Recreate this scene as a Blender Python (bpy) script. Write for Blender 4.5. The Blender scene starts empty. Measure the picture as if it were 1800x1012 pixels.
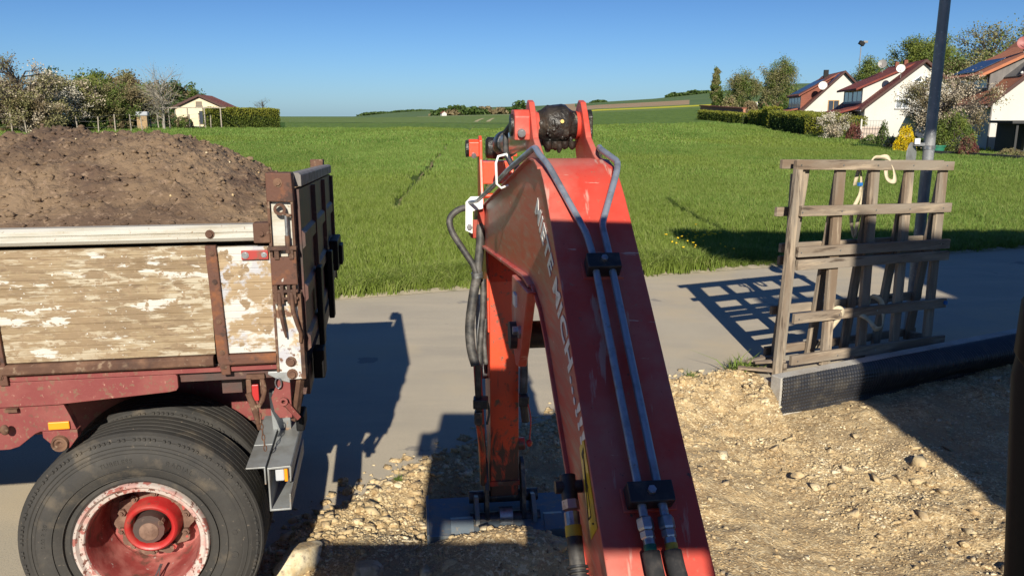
import bpy, bmesh, math, random
import numpy as np
from mathutils import Vector, Matrix
rnd = random.Random(7)
RG = np.random.default_rng(11)
S = bpy.context.scene
C = S.collection

# ------------------------------------------------------------ camera, world, sun, exposure
CAMH = 2.27
PIT = math.atan(306/1400.)
cam = bpy.data.cameras.new('camera'); camo = bpy.data.objects.new('camera', cam); C.objects.link(camo)
cam.sensor_width = 36.0; cam.lens = 36*1400/1800.; cam.clip_start = .05; cam.clip_end = 9000
camo.location = (0, 0, CAMH); camo.rotation_euler = (math.pi/2-PIT, 0, 0)
S.camera = camo
SUN_EL = math.radians(27.7); SUN_AZ = math.radians(178.6)     # azimuth clockwise from +Y
w = bpy.data.worlds.new('World'); S.world = w; w.use_nodes = True
nt = w.node_tree; bg = nt.nodes['Background']
sky = nt.nodes.new('ShaderNodeTexSky'); sky.sky_type = 'NISHITA'; sky.sun_disc = False
sky.sun_elevation = SUN_EL; sky.sun_rotation = SUN_AZ; sky.air_density = 1.0; sky.dust_density = .35; sky.ozone_density = 2.2
# the clear April sky is bluer towards the horizon than the model: tint of the light itself by elevation
tcs = nt.nodes.new('ShaderNodeTexCoord'); sxyz = nt.nodes.new('ShaderNodeSeparateXYZ'); nt.links.new(tcs.outputs['Generated'], sxyz.inputs[0])
rmp = nt.nodes.new('ShaderNodeValToRGB'); rmp.color_ramp.elements[0].color = (.54, .86, 1.42, 1); rmp.color_ramp.elements[0].position = 0.
rmp.color_ramp.elements[1].color = (.33, .56, .95, 1); rmp.color_ramp.elements[1].position = .17
mul = nt.nodes.new('ShaderNodeMix'); mul.data_type = 'RGBA'; mul.blend_type = 'MULTIPLY'; mul.inputs[0].default_value = 1
nt.links.new(sxyz.outputs[2], rmp.inputs[0]); nt.links.new(sky.outputs[0], mul.inputs[6]); nt.links.new(rmp.outputs[0], mul.inputs[7])
nt.links.new(mul.outputs[2], bg.inputs[0]); bg.inputs[1].default_value = .056
sl = bpy.data.lights.new('sun', 'SUN'); sl.energy = 5.0; sl.angle = math.radians(.53); sl.color = (1, .925, .785)
so = bpy.data.objects.new('sun', sl); C.objects.link(so)
sd = Vector((math.sin(SUN_AZ)*math.cos(SUN_EL), math.cos(SUN_AZ)*math.cos(SUN_EL), math.sin(SUN_EL)))
so.rotation_euler = sd.to_track_quat('Z', 'Y').to_euler(); so.location = sd*30
S.view_settings.view_transform = 'Standard'; S.view_settings.look = 'None'
S.view_settings.exposure = 0.56; S.view_settings.gamma = 1
S.render.engine = 'CYCLES'
S.cycles.max_bounces = 6

# ------------------------------------------------------------ helpers
CP, SP = math.cos(PIT), math.sin(PIT)
def at(px, py, t):
    """point seen at this place of the photo at the depth t (m)"""
    u = (px-900)/1400.; v = (py-506)/1400.
    return Vector((u*t, (CP-v*SP)*t, CAMH+(-SP-v*CP)*t))
def ground_pt(px, py, z=0.):
    v = (py-506)/1400.
    return at(px, py, (CAMH-z)/(SP+v*CP))

def tag(o, label=None, cat=None, group=None, kind=None):
    if label: o['label'] = label
    if cat: o['category'] = cat
    if group: o['group'] = group
    if kind: o['kind'] = kind
    return o
def thing(name, label, cat, loc=(0, 0, 0), rz=0., group=None):
    o = bpy.data.objects.new(name, None); C.objects.link(o)
    o.location = loc; o.rotation_euler = (0, 0, rz); o.empty_display_size = .2
    return tag(o, label, cat, group)
def children(o): return [c for c in bpy.data.objects if c.parent == o]
def copy_tree(o, parent=None):
    c = o.copy(); C.objects.link(c)
    if parent is not None: c.parent = parent
    for ch in children(o):
        copy_tree(ch, c)
    return c

def wmat(o):
    m = Matrix.LocRotScale(o.location, o.rotation_euler, o.scale)
    return wmat(o.parent) @ m if o.parent else m

class MB:
    """collects shapes; xf maps builder coordinates to parent (or world) coordinates"""
    def __init__(s, xf=None): s.v = []; s.f = []; s.xf = xf or Matrix()
    def raw(s, vs, fs):
        b = len(s.v); s.v += [s.xf @ Vector(p) for p in vs]; s.f += [tuple(i+b for i in f) for f in fs]; return s
    def box(s, lo, hi, R=None, c=None):
        vs = [Vector((x, y, z)) for z in (lo[2], hi[2]) for y in (lo[1], hi[1]) for x in (lo[0], hi[0])]
        if R is not None:
            cc = Vector(c) if c is not None else (Vector(lo)+Vector(hi))/2
            vs = [cc+R @ (p-cc) for p in vs]
        return s.raw(vs, [(0, 2, 3, 1), (4, 5, 7, 6), (0, 1, 5, 4), (2, 6, 7, 3), (0, 4, 6, 2), (1, 3, 7, 5)])
    def bar(s, a, b, wd, th, up=(0, 0, 1)):
        """rectangular bar from a to b; wd across, th along up"""
        a = Vector(a); b = Vector(b); d = (b-a).normalized(); up = Vector(up)
        x = d.cross(up).normalized(); y = x.cross(d).normalized()
        vs = [p+x*i*wd/2+y*j*th/2 for p in (a, b) for (i, j) in ((-1, -1), (1, -1), (1, 1), (-1, 1))]
        return s.raw(vs, [(3, 2, 1, 0), (4, 5, 6, 7), (0, 1, 5, 4), (1, 2, 6, 5), (2, 3, 7, 6), (3, 0, 4, 7)])
    def prism(s, poly, fn, a, b):
        """poly of 2-D points, fn(p, q, h) -> 3-D, between h=a and h=b"""
        n = len(poly)
        vs = [fn(p, q, a) for p, q in poly]+[fn(p, q, b) for p, q in poly]
        return s.raw(vs, [tuple(range(n))[::-1], tuple(range(n, 2*n))]+[(i, (i+1) % n, n+(i+1) % n, n+i) for i in range(n)])
    def tube(s, pts, r, n=10, r2=None, caps=True, rs=None):
        pts = [Vector(p) for p in pts]; m = len(pts)
        rs = rs or [r+(r2-r)*i/(m-1) if r2 is not None else r for i in range(m)]
        vs = []; prev = None
        for i, p in enumerate(pts):
            d = (pts[min(i+1, m-1)]-pts[max(i-1, 0)])
            if d.length < 1e-9: d = Vector((0, 0, 1))
            d.normalize()
            if prev is None:
                u = d.cross(Vector((0, 0, 1)) if abs(d.z) < .9 else Vector((1, 0, 0))).normalized()
            else:
                u = (prev-d*prev.dot(d)).normalized()
            prev = u; v = d.cross(u)
            vs += [p+(u*math.cos(2*math.pi*k/n)+v*math.sin(2*math.pi*k/n))*rs[i] for k in range(n)]
        fs = [(i*n+k, i*n+(k+1) % n, (i+1)*n+(k+1) % n, (i+1)*n+k) for i in range(m-1) for k in range(n)]
        if caps: fs += [tuple(range(n))[::-1], tuple(range((m-1)*n, m*n))]
        return s.raw(vs, fs)
    def cyl(s, a, b, r, n=20, r2=None): return s.tube([a, b], r, n, r2)
    def lathe(s, prof, c, ax, n=48, closed=False):
        """prof [(h, r)] about the axis ax through c"""
        c = Vector(c); ax = Vector(ax).normalized()
        u = ax.cross(Vector((0, 0, 1)) if abs(ax.z) < .9 else Vector((1, 0, 0))).normalized(); v = ax.cross(u)
        vs = [c+ax*h+(u*math.cos(2*math.pi*k/n)+v*math.sin(2*math.pi*k/n))*r for h, r in prof for k in range(n)]
        m = len(prof); rng = m if closed else m-1
        fs = [(i*n+k, ((i+1) % m)*n+k, ((i+1) % m)*n+(k+1) % n, i*n+(k+1) % n) for i in range(rng) for k in range(n)]
        return s.raw(vs, fs)
    def ball(s, c, r, n=10, sq=(1, 1, 1)):
        c = Vector(c); vs = []; fs = []; m = n//2+1
        for i in range(m+1):
            a = math.pi*i/m
            for k in range(n):
                b = 2*math.pi*k/n
                vs.append(c+Vector((math.sin(a)*math.cos(b)*r*sq[0], math.sin(a)*math.sin(b)*r*sq[1], math.cos(a)*r*sq[2])))
        fs = [(i*n+k, (i+1)*n+k, (i+1)*n+(k+1) % n, i*n+(k+1) % n) for i in range(m) for k in range(n)]
        return s.raw(vs, fs)
    def build(s, name, mt, parent=None, smooth=None, bevel=0., seg=2, local=True):
        """vertices are in the parent's coordinates when local, else in the world's"""
        me = bpy.data.meshes.new(name)
        vs = s.v
        if parent is not None and not local:
            inv = wmat(parent).inverted(); vs = [inv @ p for p in vs]
        me.from_pydata([tuple(p) for p in vs], [], s.f)
        bm = bmesh.new(); bm.from_mesh(me)
        bmesh.ops.remove_doubles(bm, verts=bm.verts, dist=1e-6)
        bmesh.ops.recalc_face_normals(bm, faces=bm.faces); bm.to_mesh(me); bm.free()
        return finish(name, me, mt, parent, smooth, bevel, seg)

def build_each(mb, name, mt, parent=None, local=True, **k):
    """every separate piece collected in mb becomes an object of its own"""
    par = list(range(len(mb.v)))
    def find(a):
        while par[a] != a: par[a] = par[par[a]]; a = par[a]
        return a
    for f in mb.f:
        for q in f[1:]: par[find(q)] = find(f[0])
    groups = {}
    for f in mb.f: groups.setdefault(find(f[0]), []).append(f)
    out = []
    for r, fs in groups.items():
        ids = sorted({i for f in fs for i in f}); mp = {i: j for j, i in enumerate(ids)}
        m2 = MB(); m2.v = [mb.v[i] for i in ids]; m2.f = [tuple(mp[i] for i in f) for f in fs]
        out.append(m2.build(name, mt, parent, local=local, **k))
    return out

def finish(name, me, mt, parent=None, smooth=None, bevel=0., seg=2):
    o = bpy.data.objects.new(name, me); C.objects.link(o)
    for m in (mt if isinstance(mt, (list, tuple)) else [mt]): me.materials.append(m)
    if parent is not None: o.parent = parent
    if smooth is not None:
        me.shade_smooth() if smooth >= 180 else me.shade_auto_smooth(angle=math.radians(smooth)) if hasattr(me, 'shade_auto_smooth') else None
        if smooth < 180:
            me.polygons.foreach_set('use_smooth', [True]*len(me.polygons))
            bm = bmesh.new(); bm.from_mesh(me)
            for e in bm.edges:
                if len(e.link_faces) == 2 and e.calc_face_angle(0) > math.radians(smooth): e.smooth = False
            bm.to_mesh(me); bm.free()
    if bevel:
        b = o.modifiers.new('edge', 'BEVEL'); b.width = bevel; b.segments = seg; b.limit_method = 'ANGLE'; b.angle_limit = math.radians(35)
        b.harden_normals = False
    return o

def np_mesh(name, V, F, mt, parent=None, smooth=False, mi=None):
    """V (n,3), F (m,k) numpy arrays -> object"""
    me = bpy.data.meshes.new(name); V = np.asarray(V, dtype=np.float32); F = np.asarray(F, dtype=np.int32)
    k = F.shape[1]
    me.vertices.add(len(V)); me.vertices.foreach_set('co', V.ravel())
    me.loops.add(F.size); me.loops.foreach_set('vertex_index', F.ravel())
    me.polygons.add(len(F)); me.polygons.foreach_set('loop_start', np.arange(0, F.size, k, dtype=np.int32))
    me.polygons.foreach_set('loop_total', np.full(len(F), k, dtype=np.int32))
    if smooth: me.polygons.foreach_set('use_smooth', np.ones(len(F), dtype=bool))
    if mi is not None: me.polygons.foreach_set('material_index', np.asarray(mi, dtype=np.int32))
    me.update(calc_edges=True); me.validate()
    o = bpy.data.objects.new(name, me); C.objects.link(o)
    for m in (mt if isinstance(mt, (list, tuple)) else [mt]): me.materials.append(m)
    if parent is not None: o.parent = parent
    return o

def hash2(ix, iy, seed=0):
    h = (ix.astype(np.int64)*374761393+iy.astype(np.int64)*668265263+seed*144665) & 0xffffffff
    h = ((h ^ (h >> 13))*1274126177) & 0xffffffff
    return ((h ^ (h >> 16)) & 0xffff)/65535.
def vnoise(x, y, seed=0):
    ix = np.floor(x); iy = np.floor(y); fx = x-ix; fy = y-iy
    ix = ix.astype(np.int64); iy = iy.astype(np.int64)
    fx = fx*fx*(3-2*fx); fy = fy*fy*(3-2*fy)
    a = hash2(ix, iy, seed); b = hash2(ix+1, iy, seed); c = hash2(ix, iy+1, seed); d = hash2(ix+1, iy+1, seed)
    return (a*(1-fx)+b*fx)*(1-fy)+(c*(1-fx)+d*fx)*fy
def fbm(x, y, o=4, seed=0, g=.5):
    r = 0; a = 1.; t = 0
    for i in range(o):
        r = r+a*vnoise(x*2**i+17.3*i, y*2**i-9.1*i, seed+i); t += a; a *= g
    return r/t-.5

# ------------------------------------------------------------ materials
def mat(name, col, rough=.7, metal=0., layers=(), bump=0., bscale=40., coat=0., coatr=.1, spec=.5, scale=(1, 1, 1), world=False, detail=6, trans=0., rvar=0.):
    """layers: (colour, noise scale, threshold, softness[, stretch]) laid one over the other"""
    m = bpy.data.materials.new(name); m.use_nodes = True; n = m.node_tree.nodes; L = m.node_tree.links
    b = n['Principled BSDF']
    if world:
        tc = n.new('ShaderNodeNewGeometry').outputs['Position']
    else:
        tc = n.new('ShaderNodeTexCoord').outputs['Object']
    def mapped(sc):
        mp = n.new('ShaderNodeMapping'); mp.inputs['Scale'].default_value = sc; L.new(tc, mp.inputs[0]); return mp.outputs[0]
    base = mapped(scale)
    cur = None
    for i, ly in enumerate(layers):
        c2, sc, th, sf = ly[:4]; vec = mapped(ly[4]) if len(ly) > 4 else base
        nz = n.new('ShaderNodeTexNoise'); nz.inputs['Scale'].default_value = sc; nz.inputs['Detail'].default_value = detail
        nz.inputs['Roughness'].default_value = .6
        off = n.new('ShaderNodeVectorMath'); off.operation = 'ADD'; off.inputs[1].default_value = (3.7*i, 1.9*i, 5.1*i)
        L.new(vec, off.inputs[0]); L.new(off.outputs[0], nz.inputs['Vector'])
        mr = n.new('ShaderNodeMapRange'); mr.inputs[1].default_value = th-sf; mr.inputs[2].default_value = th+sf
        L.new(nz.outputs['Fac'], mr.inputs[0])
        mx = n.new('ShaderNodeMix'); mx.data_type = 'RGBA'
        if cur is None: mx.inputs[6].default_value = (*col, 1)
        else: L.new(cur, mx.inputs[6])
        mx.inputs[7].default_value = (*c2, 1); L.new(mr.outputs[0], mx.inputs[0]); cur = mx.outputs[2]
    if cur is None: b.inputs['Base Color'].default_value = (*col, 1)
    else: L.new(cur, b.inputs['Base Color'])
    b.inputs['Roughness'].default_value = rough; b.inputs['Metallic'].default_value = metal
    b.inputs['Specular IOR Level'].default_value = spec
    if coat: b.inputs['Coat Weight'].default_value = coat; b.inputs['Coat Roughness'].default_value = coatr
    if rvar:
        nz = n.new('ShaderNodeTexNoise'); nz.inputs['Scale'].default_value = 9; L.new(base, nz.inputs['Vector'])
        mr = n.new('ShaderNodeMapRange'); mr.inputs[3].default_value = max(0, rough-rvar); mr.inputs[4].default_value = min(1, rough+rvar)
        L.new(nz.outputs['Fac'], mr.inputs[0]); L.new(mr.outputs[0], b.inputs['Roughness'])
    if bump:
        nz = n.new('ShaderNodeTexNoise'); nz.inputs['Scale'].default_value = bscale; nz.inputs['Detail'].default_value = 5
        L.new(base, nz.inputs['Vector'])
        bp = n.new('ShaderNodeBump'); bp.inputs['Strength'].default_value = 1; bp.inputs['Distance'].default_value = bump
        L.new(nz.outputs['Fac'], bp.inputs['Height']); L.new(bp.outputs[0], b.inputs['Normal'])
    if trans:
        tr = n.new('ShaderNodeBsdfTranslucent'); ms = n.new('ShaderNodeMixShader'); ms.inputs[0].default_value = trans
        if cur is None: tr.inputs[0].default_value = (*col, 1)
        else: L.new(cur, tr.inputs[0])
        L.new(b.outputs[0], ms.inputs[1]); L.new(tr.outputs[0], ms.inputs[2]); L.new(ms.outputs[0], n['Material Output'].inputs[0])
    return m

M = {}
RUST = (.095, .042, .022); DIRT = (.16, .11, .07)
M['boom'] = mat('boom_paint', (.52, .050, .030), .50, layers=(((.46, .075, .05), 6, .52, .14), ((.30, .13, .08), 70, .68, .04), ((.45, .20, .155), 3.2, .56, .14), ((.62, .40, .33), 45, .685, .012, (.12, 1, 1)), ((.50, .26, .21), 18, .62, .02, (1, .15, .15)), ((.15, .07, .05), 26, .695, .012), ((.22, .03, .02), 120, .70, .03)), coat=.12, coatr=.3, bump=.0004, bscale=90, rvar=.12)
M['boom_side'] = mat('boom_side_paint', (.52, .075, .048), .45, layers=(((.46, .13, .09), 4, .50, .14), ((.42, .22, .16), 26, .58, .12, (1, .25, 3)), ((.62, .46, .38), 60, .69, .02, (1, .12, .6))), coat=.22, coatr=.3, bump=.0003, bscale=60)
M['stick'] = mat('stick_paint', (.68, .065, .018), .42, layers=(((.55, .06, .03), 5, .55, .15), ((.14, .08, .05), 22, .62, .05), ((.06, .04, .03), 45, .68, .03)), coat=.2, coatr=.25, bump=.0005, bscale=50, rvar=.1)
def add_wear(m, z0, z1, col, sc, stretch):
    """scratches through the paint, thicker towards the bucket end"""
    n = m.node_tree.nodes; L = m.node_tree.links; b = n['Principled BSDF']; src = b.inputs['Base Color'].links[0].from_socket
    tc = n.new('ShaderNodeTexCoord'); sx = n.new('ShaderNodeSeparateXYZ'); L.new(tc.outputs['Object'], sx.inputs[0])
    mr = n.new('ShaderNodeMapRange'); mr.inputs[1].default_value = z0; mr.inputs[2].default_value = z1; mr.inputs[3].default_value = .22; mr.inputs[4].default_value = -.08; L.new(sx.outputs[2], mr.inputs[0])
    mp = n.new('ShaderNodeMapping'); mp.inputs['Scale'].default_value = stretch; L.new(tc.outputs['Object'], mp.inputs[0])
    nz = n.new('ShaderNodeTexNoise'); nz.inputs['Scale'].default_value = sc; nz.inputs['Detail'].default_value = 8; nz.inputs['Roughness'].default_value = .65; nz.inputs['Distortion'].default_value = 1.2; L.new(mp.outputs[0], nz.inputs['Vector'])
    ad = n.new('ShaderNodeMath'); ad.operation = 'ADD'; L.new(nz.outputs['Fac'], ad.inputs[0]); L.new(mr.outputs[0], ad.inputs[1])
    st = n.new('ShaderNodeMapRange'); st.inputs[1].default_value = .56; st.inputs[2].default_value = .66; L.new(ad.outputs[0], st.inputs[0])
    mx = n.new('ShaderNodeMix'); mx.data_type = 'RGBA'; L.new(st.outputs[0], mx.inputs[0]); L.new(src, mx.inputs[6]); mx.inputs[7].default_value = (*col, 1); L.new(mx.outputs[2], b.inputs['Base Color'])
add_wear(M['stick'], .45, 1.25, (.075, .035, .025), 14, (1, 1, .35))
M['stick_dirty'] = mat('stick_scratched_paint', (.50, .04, .02), .5, layers=(((.10, .05, .035), 9, .48, .06, (1, 1, .35)), ((.16, .11, .08), 18, .60, .06), ((.35, .33, .30), 55, .71, .02)), bump=.001, bscale=40)
M['grease'] = mat('black_grease', (.012, .011, .010), .42, layers=(((.05, .04, .03), 14, .55, .1), ((.16, .13, .09), 30, .68, .04)), bump=.012, bscale=30, rvar=.2)
M['steel'] = mat('zinc_steel', (.42, .43, .45), .36, .85, layers=(((.25, .24, .23), 25, .58, .08), ((.10, .09, .08), 60, .68, .04)), bump=.0003, bscale=120, rvar=.1)
M['pipe'] = mat('galvanised_pipe', (.36, .40, .46), .34, .55, layers=(((.22, .24, .27), 18, .55, .08), ((.30, .24, .18), 50, .66, .05)), bump=.0004, bscale=150, rvar=.1)
M['chrome'] = mat('chrome_rod', (.75, .76, .78), .12, 1.0)
M['barrel'] = mat('cylinder_paint', (.30, .31, .33), .35, .3, layers=(((.14, .13, .12), 12, .55, .1),), coat=.3)
M['clamp'] = mat('black_clamp_plastic', (.018, .019, .022), .45, layers=(((.06, .055, .05), 30, .6, .1),), bump=.0004, bscale=90)
M['rubber'] = mat('hose_rubber', (.022, .022, .023), .6, layers=(((.12, .11, .10), 18, .55, .12), ((.05, .045, .04), 40, .55, .1)), bump=.0007, bscale=60)
M['sleeve'] = mat('hose_fabric_sleeve', (.014, .014, .016), .85, layers=(((.045, .04, .038), 40, .55, .1),), bump=.0008, bscale=400)
M['green'] = mat('green_tape', (.01, .12, .07), .5); M['yellow'] = mat('yellow_tape', (.55, .38, .03), .5, layers=(((.3, .2, .05), 30, .6, .1),))
M['white_paint'] = mat('white_paint', (.78, .78, .74), .5, layers=(((.55, .5, .42), 25, .64, .06),))
M['letter'] = mat('white_letter_film', (.80, .79, .76), .35, layers=(((.55, .45, .38), 25, .66, .08),))
M['sticker'] = mat('yellow_sticker_film', (.72, .50, .03), .35, layers=(((.5, .35, .06), 20, .6, .1),), coat=.4)
M['black'] = mat('black_print', (.015, .015, .015), .5)
M['bucket'] = mat('bucket_blue_grey_steel', (.14, .175, .205), .45, .3, layers=(((.22, .20, .17), 12, .55, .08), ((.30, .24, .17), 30, .64, .05)), bump=.001, bscale=40, rvar=.1)
M['dark_steel'] = mat('worn_dark_steel', (.055, .055, .06), .45, .5, layers=(((.20, .16, .12), 20, .6, .08),), bump=.001, bscale=60)
M['cab'] = mat('cab_black_plastic', (.006, .006, .007), .6, bump=.0003, bscale=200, spec=.25)
M['cab_red'] = mat('cab_red_paint', (.5, .03, .015), .4)
# trailer
M['alu'] = mat('weathered_white_aluminium', (.52, .505, .455), .42, .25, layers=(((.42, .38, .30), 14, .56, .12, (.3, 1, 3)), ((.28, .20, .13), 60, .68, .05)), bump=.0005, bscale=80)
M['peel'] = mat('peeling_white_paint_on_boards', (.255, .185, .108), .8, layers=(
    ((.185, .128, .072), 2.4, .50, .14), ((.31, .24, .15), 9, .54, .10, (.35, 1, 3)), ((.16, .11, .068), 42, .60, .05, (.25, 1, 2)),
    ((.40, .35, .26), 18, .545, .035, (.35, 1, 1.9)), ((.21, .15, .09), 24, .565, .014, (.45, 1, 1.6)), ((.27, .19, .11), 1.9, .57, .07), ((.50, .48, .43), 9, .60, .012, (.45, 1, 1.8)), ((.33, .25, .15), 3.0, .62, .05, (.5, 1, 2.5)), ((.25, .18, .11), 34, .58, .02), ((.19, .13, .08), 3.6, .645, .008), ((.56, .55, .51), 46, .655, .02), ((.08, .05, .035), 60, .70, .02)), bump=.0022, bscale=30, detail=10)
M['peel_end'] = mat('flaking_board_end_panel', (.36, .27, .165), .8, layers=(((.27, .19, .11), 9, .54, .10, (.35, 1, 3)), ((.50, .485, .45), 6, .50, .02, (.8, 1, 1.3)), ((.40, .40, .42), 9, .57, .03), ((.24, .17, .10), 14, .585, .012), ((.10, .065, .045), 7, .67, .008), ((.56, .55, .51), 40, .65, .02)), bump=.0022, bscale=30, detail=10)
M['peel_white'] = mat('flaking_white_paint', (.50, .50, .47), .7, layers=(((.40, .30, .18), 10, .54, .02), ((.40, .40, .43), 16, .58, .03), ((.15, .075, .045), 20, .585, .02)), bump=.0014, bscale=45, detail=9)
M['rust'] = mat('rusty_brown_iron', (.085, .040, .024), .8, layers=(((.16, .085, .05), 9, .54, .10), ((.22, .15, .10), 30, .62, .05), ((.05, .025, .018), 6, .6, .06)), bump=.0016, bscale=60)
M['rust_white'] = mat('rusty_iron_with_white_flakes', (.10, .042, .026), .75, layers=(((.21, .075, .025), 7, .58, .06), ((.62, .60, .55), 11, .635, .015), ((.05, .025, .018), 24, .62, .04)), bump=.0016, bscale=60, detail=8)
M['maroon'] = mat('faded_red_chassis_paint', (.18, .036, .034), .7, layers=(((.22, .062, .052), 7, .55, .12), ((.17, .085, .055), 45, .60, .04), ((.34, .17, .13), 80, .66, .03, (1, 1, .5)), ((.13, .05, .035), 16, .68, .03)), bump=.0006, bscale=70)
M['maroon_dark'] = mat('dark_red_tailgate_paint', (.10, .04, .032), .6, layers=(((.06, .04, .035), 5, .5, .1), ((.17, .11, .08), 20, .65, .05)), bump=.0015, bscale=30)
M['grey_steel'] = mat('grey_painted_steel', (.30, .315, .32), .45, .25, layers=(((.22, .22, .21), 8, .55, .1), ((.34, .24, .17), 22, .68, .03)), bump=.0006, bscale=60, rvar=.1)
M['cap'] = mat('worn_grey_brown_cap', (.17, .155, .145), .7, layers=(((.24, .225, .21), 9, .55, .1), ((.10, .05, .035), 16, .60, .04)), bump=.001, bscale=60)
M['tyre'] = mat('tyre_rubber', (.024, .023, .022), .8, layers=(((.046, .042, .037), 5, .5, .15), ((.034, .031, .028), 35, .55, .1), ((.085, .070, .052), 9, .64, .08), ((.11, .09, .07), 60, .68, .03)), bump=.0008, bscale=90)
M['rim_white'] = mat('rim_white_with_rust', (.46, .39, .35), .65, layers=(((.44, .26, .23), 12, .54, .04), ((.32, .11, .09), 26, .57, .02), ((.13, .05, .035), 44, .60, .02)), bump=.0008, bscale=60, detail=8)
M['rim_red'] = mat('rim_red_faded', (.25, .045, .04), .6, layers=(((.38, .13, .11), 9, .52, .1), ((.12, .055, .04), 12, .60, .05), ((.42, .34, .31), 40, .68, .03)), bump=.0009, bscale=60)
M['hub_red'] = mat('hub_bright_red', (.40, .022, .022), .42, layers=(((.36, .05, .04), 11, .55, .06), ((.13, .07, .05), 24, .64, .03)), bump=.0008, bscale=50)
M['hub_brown'] = mat('hub_rust', (.12, .065, .045), .75, layers=(((.20, .12, .085), 16, .55, .08), ((.40, .06, .05), 22, .64, .03)), bump=.0015, bscale=60)
M['amber'] = mat('amber_plastic', (.85, .28, .01), .3, coat=.5)
M['amber'].node_tree.nodes['Principled BSDF'].inputs['Roughness'].default_value = .35
M['lens'] = mat('clear_lens', (.45, .47, .5), .15, coat=.6)
# ground
M['asphalt'] = mat('sun_bleached_asphalt', (.44, .385, .29), .92, layers=(((.37, .325, .25), .9, .5, .18), ((.48, .41, .30), 1.7, .56, .12, (.35, 1.6, 1)), ((.25, .225, .195), 130, .58, .08), ((.48, .42, .33), 170, .64, .06), ((.46, .375, .25), .55, .60, .10), ((.25, .225, .19), 3.1, .665, .012, (.5, .5, 1))), bump=.0016, bscale=220, world=True, detail=5)
M['dirt'] = mat('gravelly_soil', (.43, .305, .155), .95, layers=(((.31, .210, .105), 1.1, .50, .14), ((.52, .385, .205), 7, .54, .08), ((.66, .53, .32), 42, .565, .03), ((.20, .13, .062), 30, .62, .03), ((.09, .055, .03), 60, .665, .02), ((.34, .245, .135), .8, .58, .07)), bump=.014, bscale=70, world=True, detail=9)  # darkest fine layer paints the shaded gaps between stones into the colour
M['stone'] = mat('limestone_gravel', (.52, .41, .235), .9, layers=(((.40, .285, .15), 3.1, .5, .1), ((.68, .585, .40), 5.3, .58, .06), ((.24, .19, .14), 40, .6, .08)), bump=.003, bscale=80, world=True)
M['soil'] = mat('brown_topsoil', (.165, .110, .066), .98, layers=(((.205, .140, .086), 2.6, .52, .12), ((.095, .058, .038), 3.0, .56, .08), ((.075, .045, .03), 1.1, .60, .08), ((.24, .165, .11), 30, .62, .06)), bump=.010, bscale=55, detail=10)
M['concrete'] = mat('kerb_concrete', (.40, .385, .35), .85, layers=(((.32, .29, .25), 6, .52, .12), ((.45, .43, .40), 60, .6, .08)), bump=.0012, bscale=120)
M['membrane'] = mat('black_dimple_sheet', (.020, .021, .026), .42, layers=(((.05, .046, .042), 9, .58, .1), ((.16, .13, .10), 26, .70, .04)), spec=.6)
M['wood'] = mat('grey_weathered_wood', (.225, .190, .150), .85, layers=(((.17, .12, .08), 5, .50, .1, (1, 1, .18)), ((.36, .285, .205), 12, .58, .06, (1, 1, .12)), ((.08, .058, .042), 18, .64, .04, (1, 1, .1))), bump=.0022, bscale=45)
M['wood_h'] = mat('grey_weathered_rail_wood', (.245, .205, .160), .85, layers=(((.18, .13, .09), 5, .50, .1, (.18, 1, 1)), ((.38, .30, .215), 12, .58, .06, (.12, 1, 1)), ((.08, .058, .042), 18, .64, .04, (.1, 1, 1))), bump=.0022, bscale=45)
M['strap'] = mat('cream_webbing', (.55, .47, .33), .9, layers=(((.36, .30, .20), 12, .6, .1),), bump=.0006, bscale=300)
M['blue'] = mat('blue_plastic', (.02, .14, .42), .5)
M['pole'] = mat('grey_painted_pole', (.20, .21, .225), .5, .2, layers=(((.28, .28, .28), 8, .58, .1), ((.5, .5, .5), 30, .66, .05)), bump=.0006, bscale=60)
# vegetation and fields
FA = (.050, .120, .014); FB = (.066, .150, .020)
M['wheat_ground'] = mat('young_wheat_sward', (.105, .170, .028), .9, layers=(((.125, .195, .034), .12, .5, .15, (1, 1, 1)), ((.064, .118, .018), .5, .54, .10, (2.2, .35, 1)), ((.14, .21, .042), 1.6, .58, .08, (1.5, .5, 1)), ((.055, .10, .016), 7, .60, .1)), bump=.05, bscale=7, world=True, spec=.2)
M['wheat_soil'] = mat('wheat_bed_soil', (.060, .092, .020), .95, layers=(((.13, .11, .055), 3, .62, .08), ((.045, .075, .016), 11, .5, .1)), bump=.02, bscale=12, world=True, spec=.1)
M['tram'] = mat('trodden_wheel_track', (.20, .165, .08), .95, layers=(((.075, .11, .025), 2.2, .50, .06), ((.30, .23, .13), 6, .60, .05)), world=True, spec=.1)
M['field2'] = mat('paler_cereal_field', (.125, .180, .050), .95, layers=(((.145, .20, .062), .05, .5, .15), ((.105, .155, .042), .3, .56, .1, (3, .3, 1))), world=True, spec=.1)
M['field3'] = mat('distant_green_field', (.095, .150, .058), .95, layers=(((.12, .17, .07), .012, .5, .12), ((.08, .13, .055), .05, .56, .1)), world=True, spec=.1)
M['rape'] = mat('yellow_rapeseed_field', (.50, .46, .035), .95, layers=(((.36, .38, .05), .15, .55, .1),), world=True, spec=.1)
M['plough'] = mat('ploughed_field', (.34, .24, .15), .95, layers=(((.28, .21, .12), .05, .55, .1),), world=True, spec=.1)
M['track'] = mat('pale_field_track', (.42, .36, .22), .95, layers=(((.33, .31, .16), .2, .55, .1),), world=True, spec=.1)
M['headland'] = mat('dark_grass_headland', (.035, .065, .014), .95, layers=(((.05, .085, .02), .5, .5, .1),), world=True, spec=.1)
M['lawn'] = mat('garden_lawn', (.06, .12, .02), .95, layers=(((.04, .08, .015), .6, .5, .12),), bump=.03, bscale=6, world=True, spec=.1)
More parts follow.
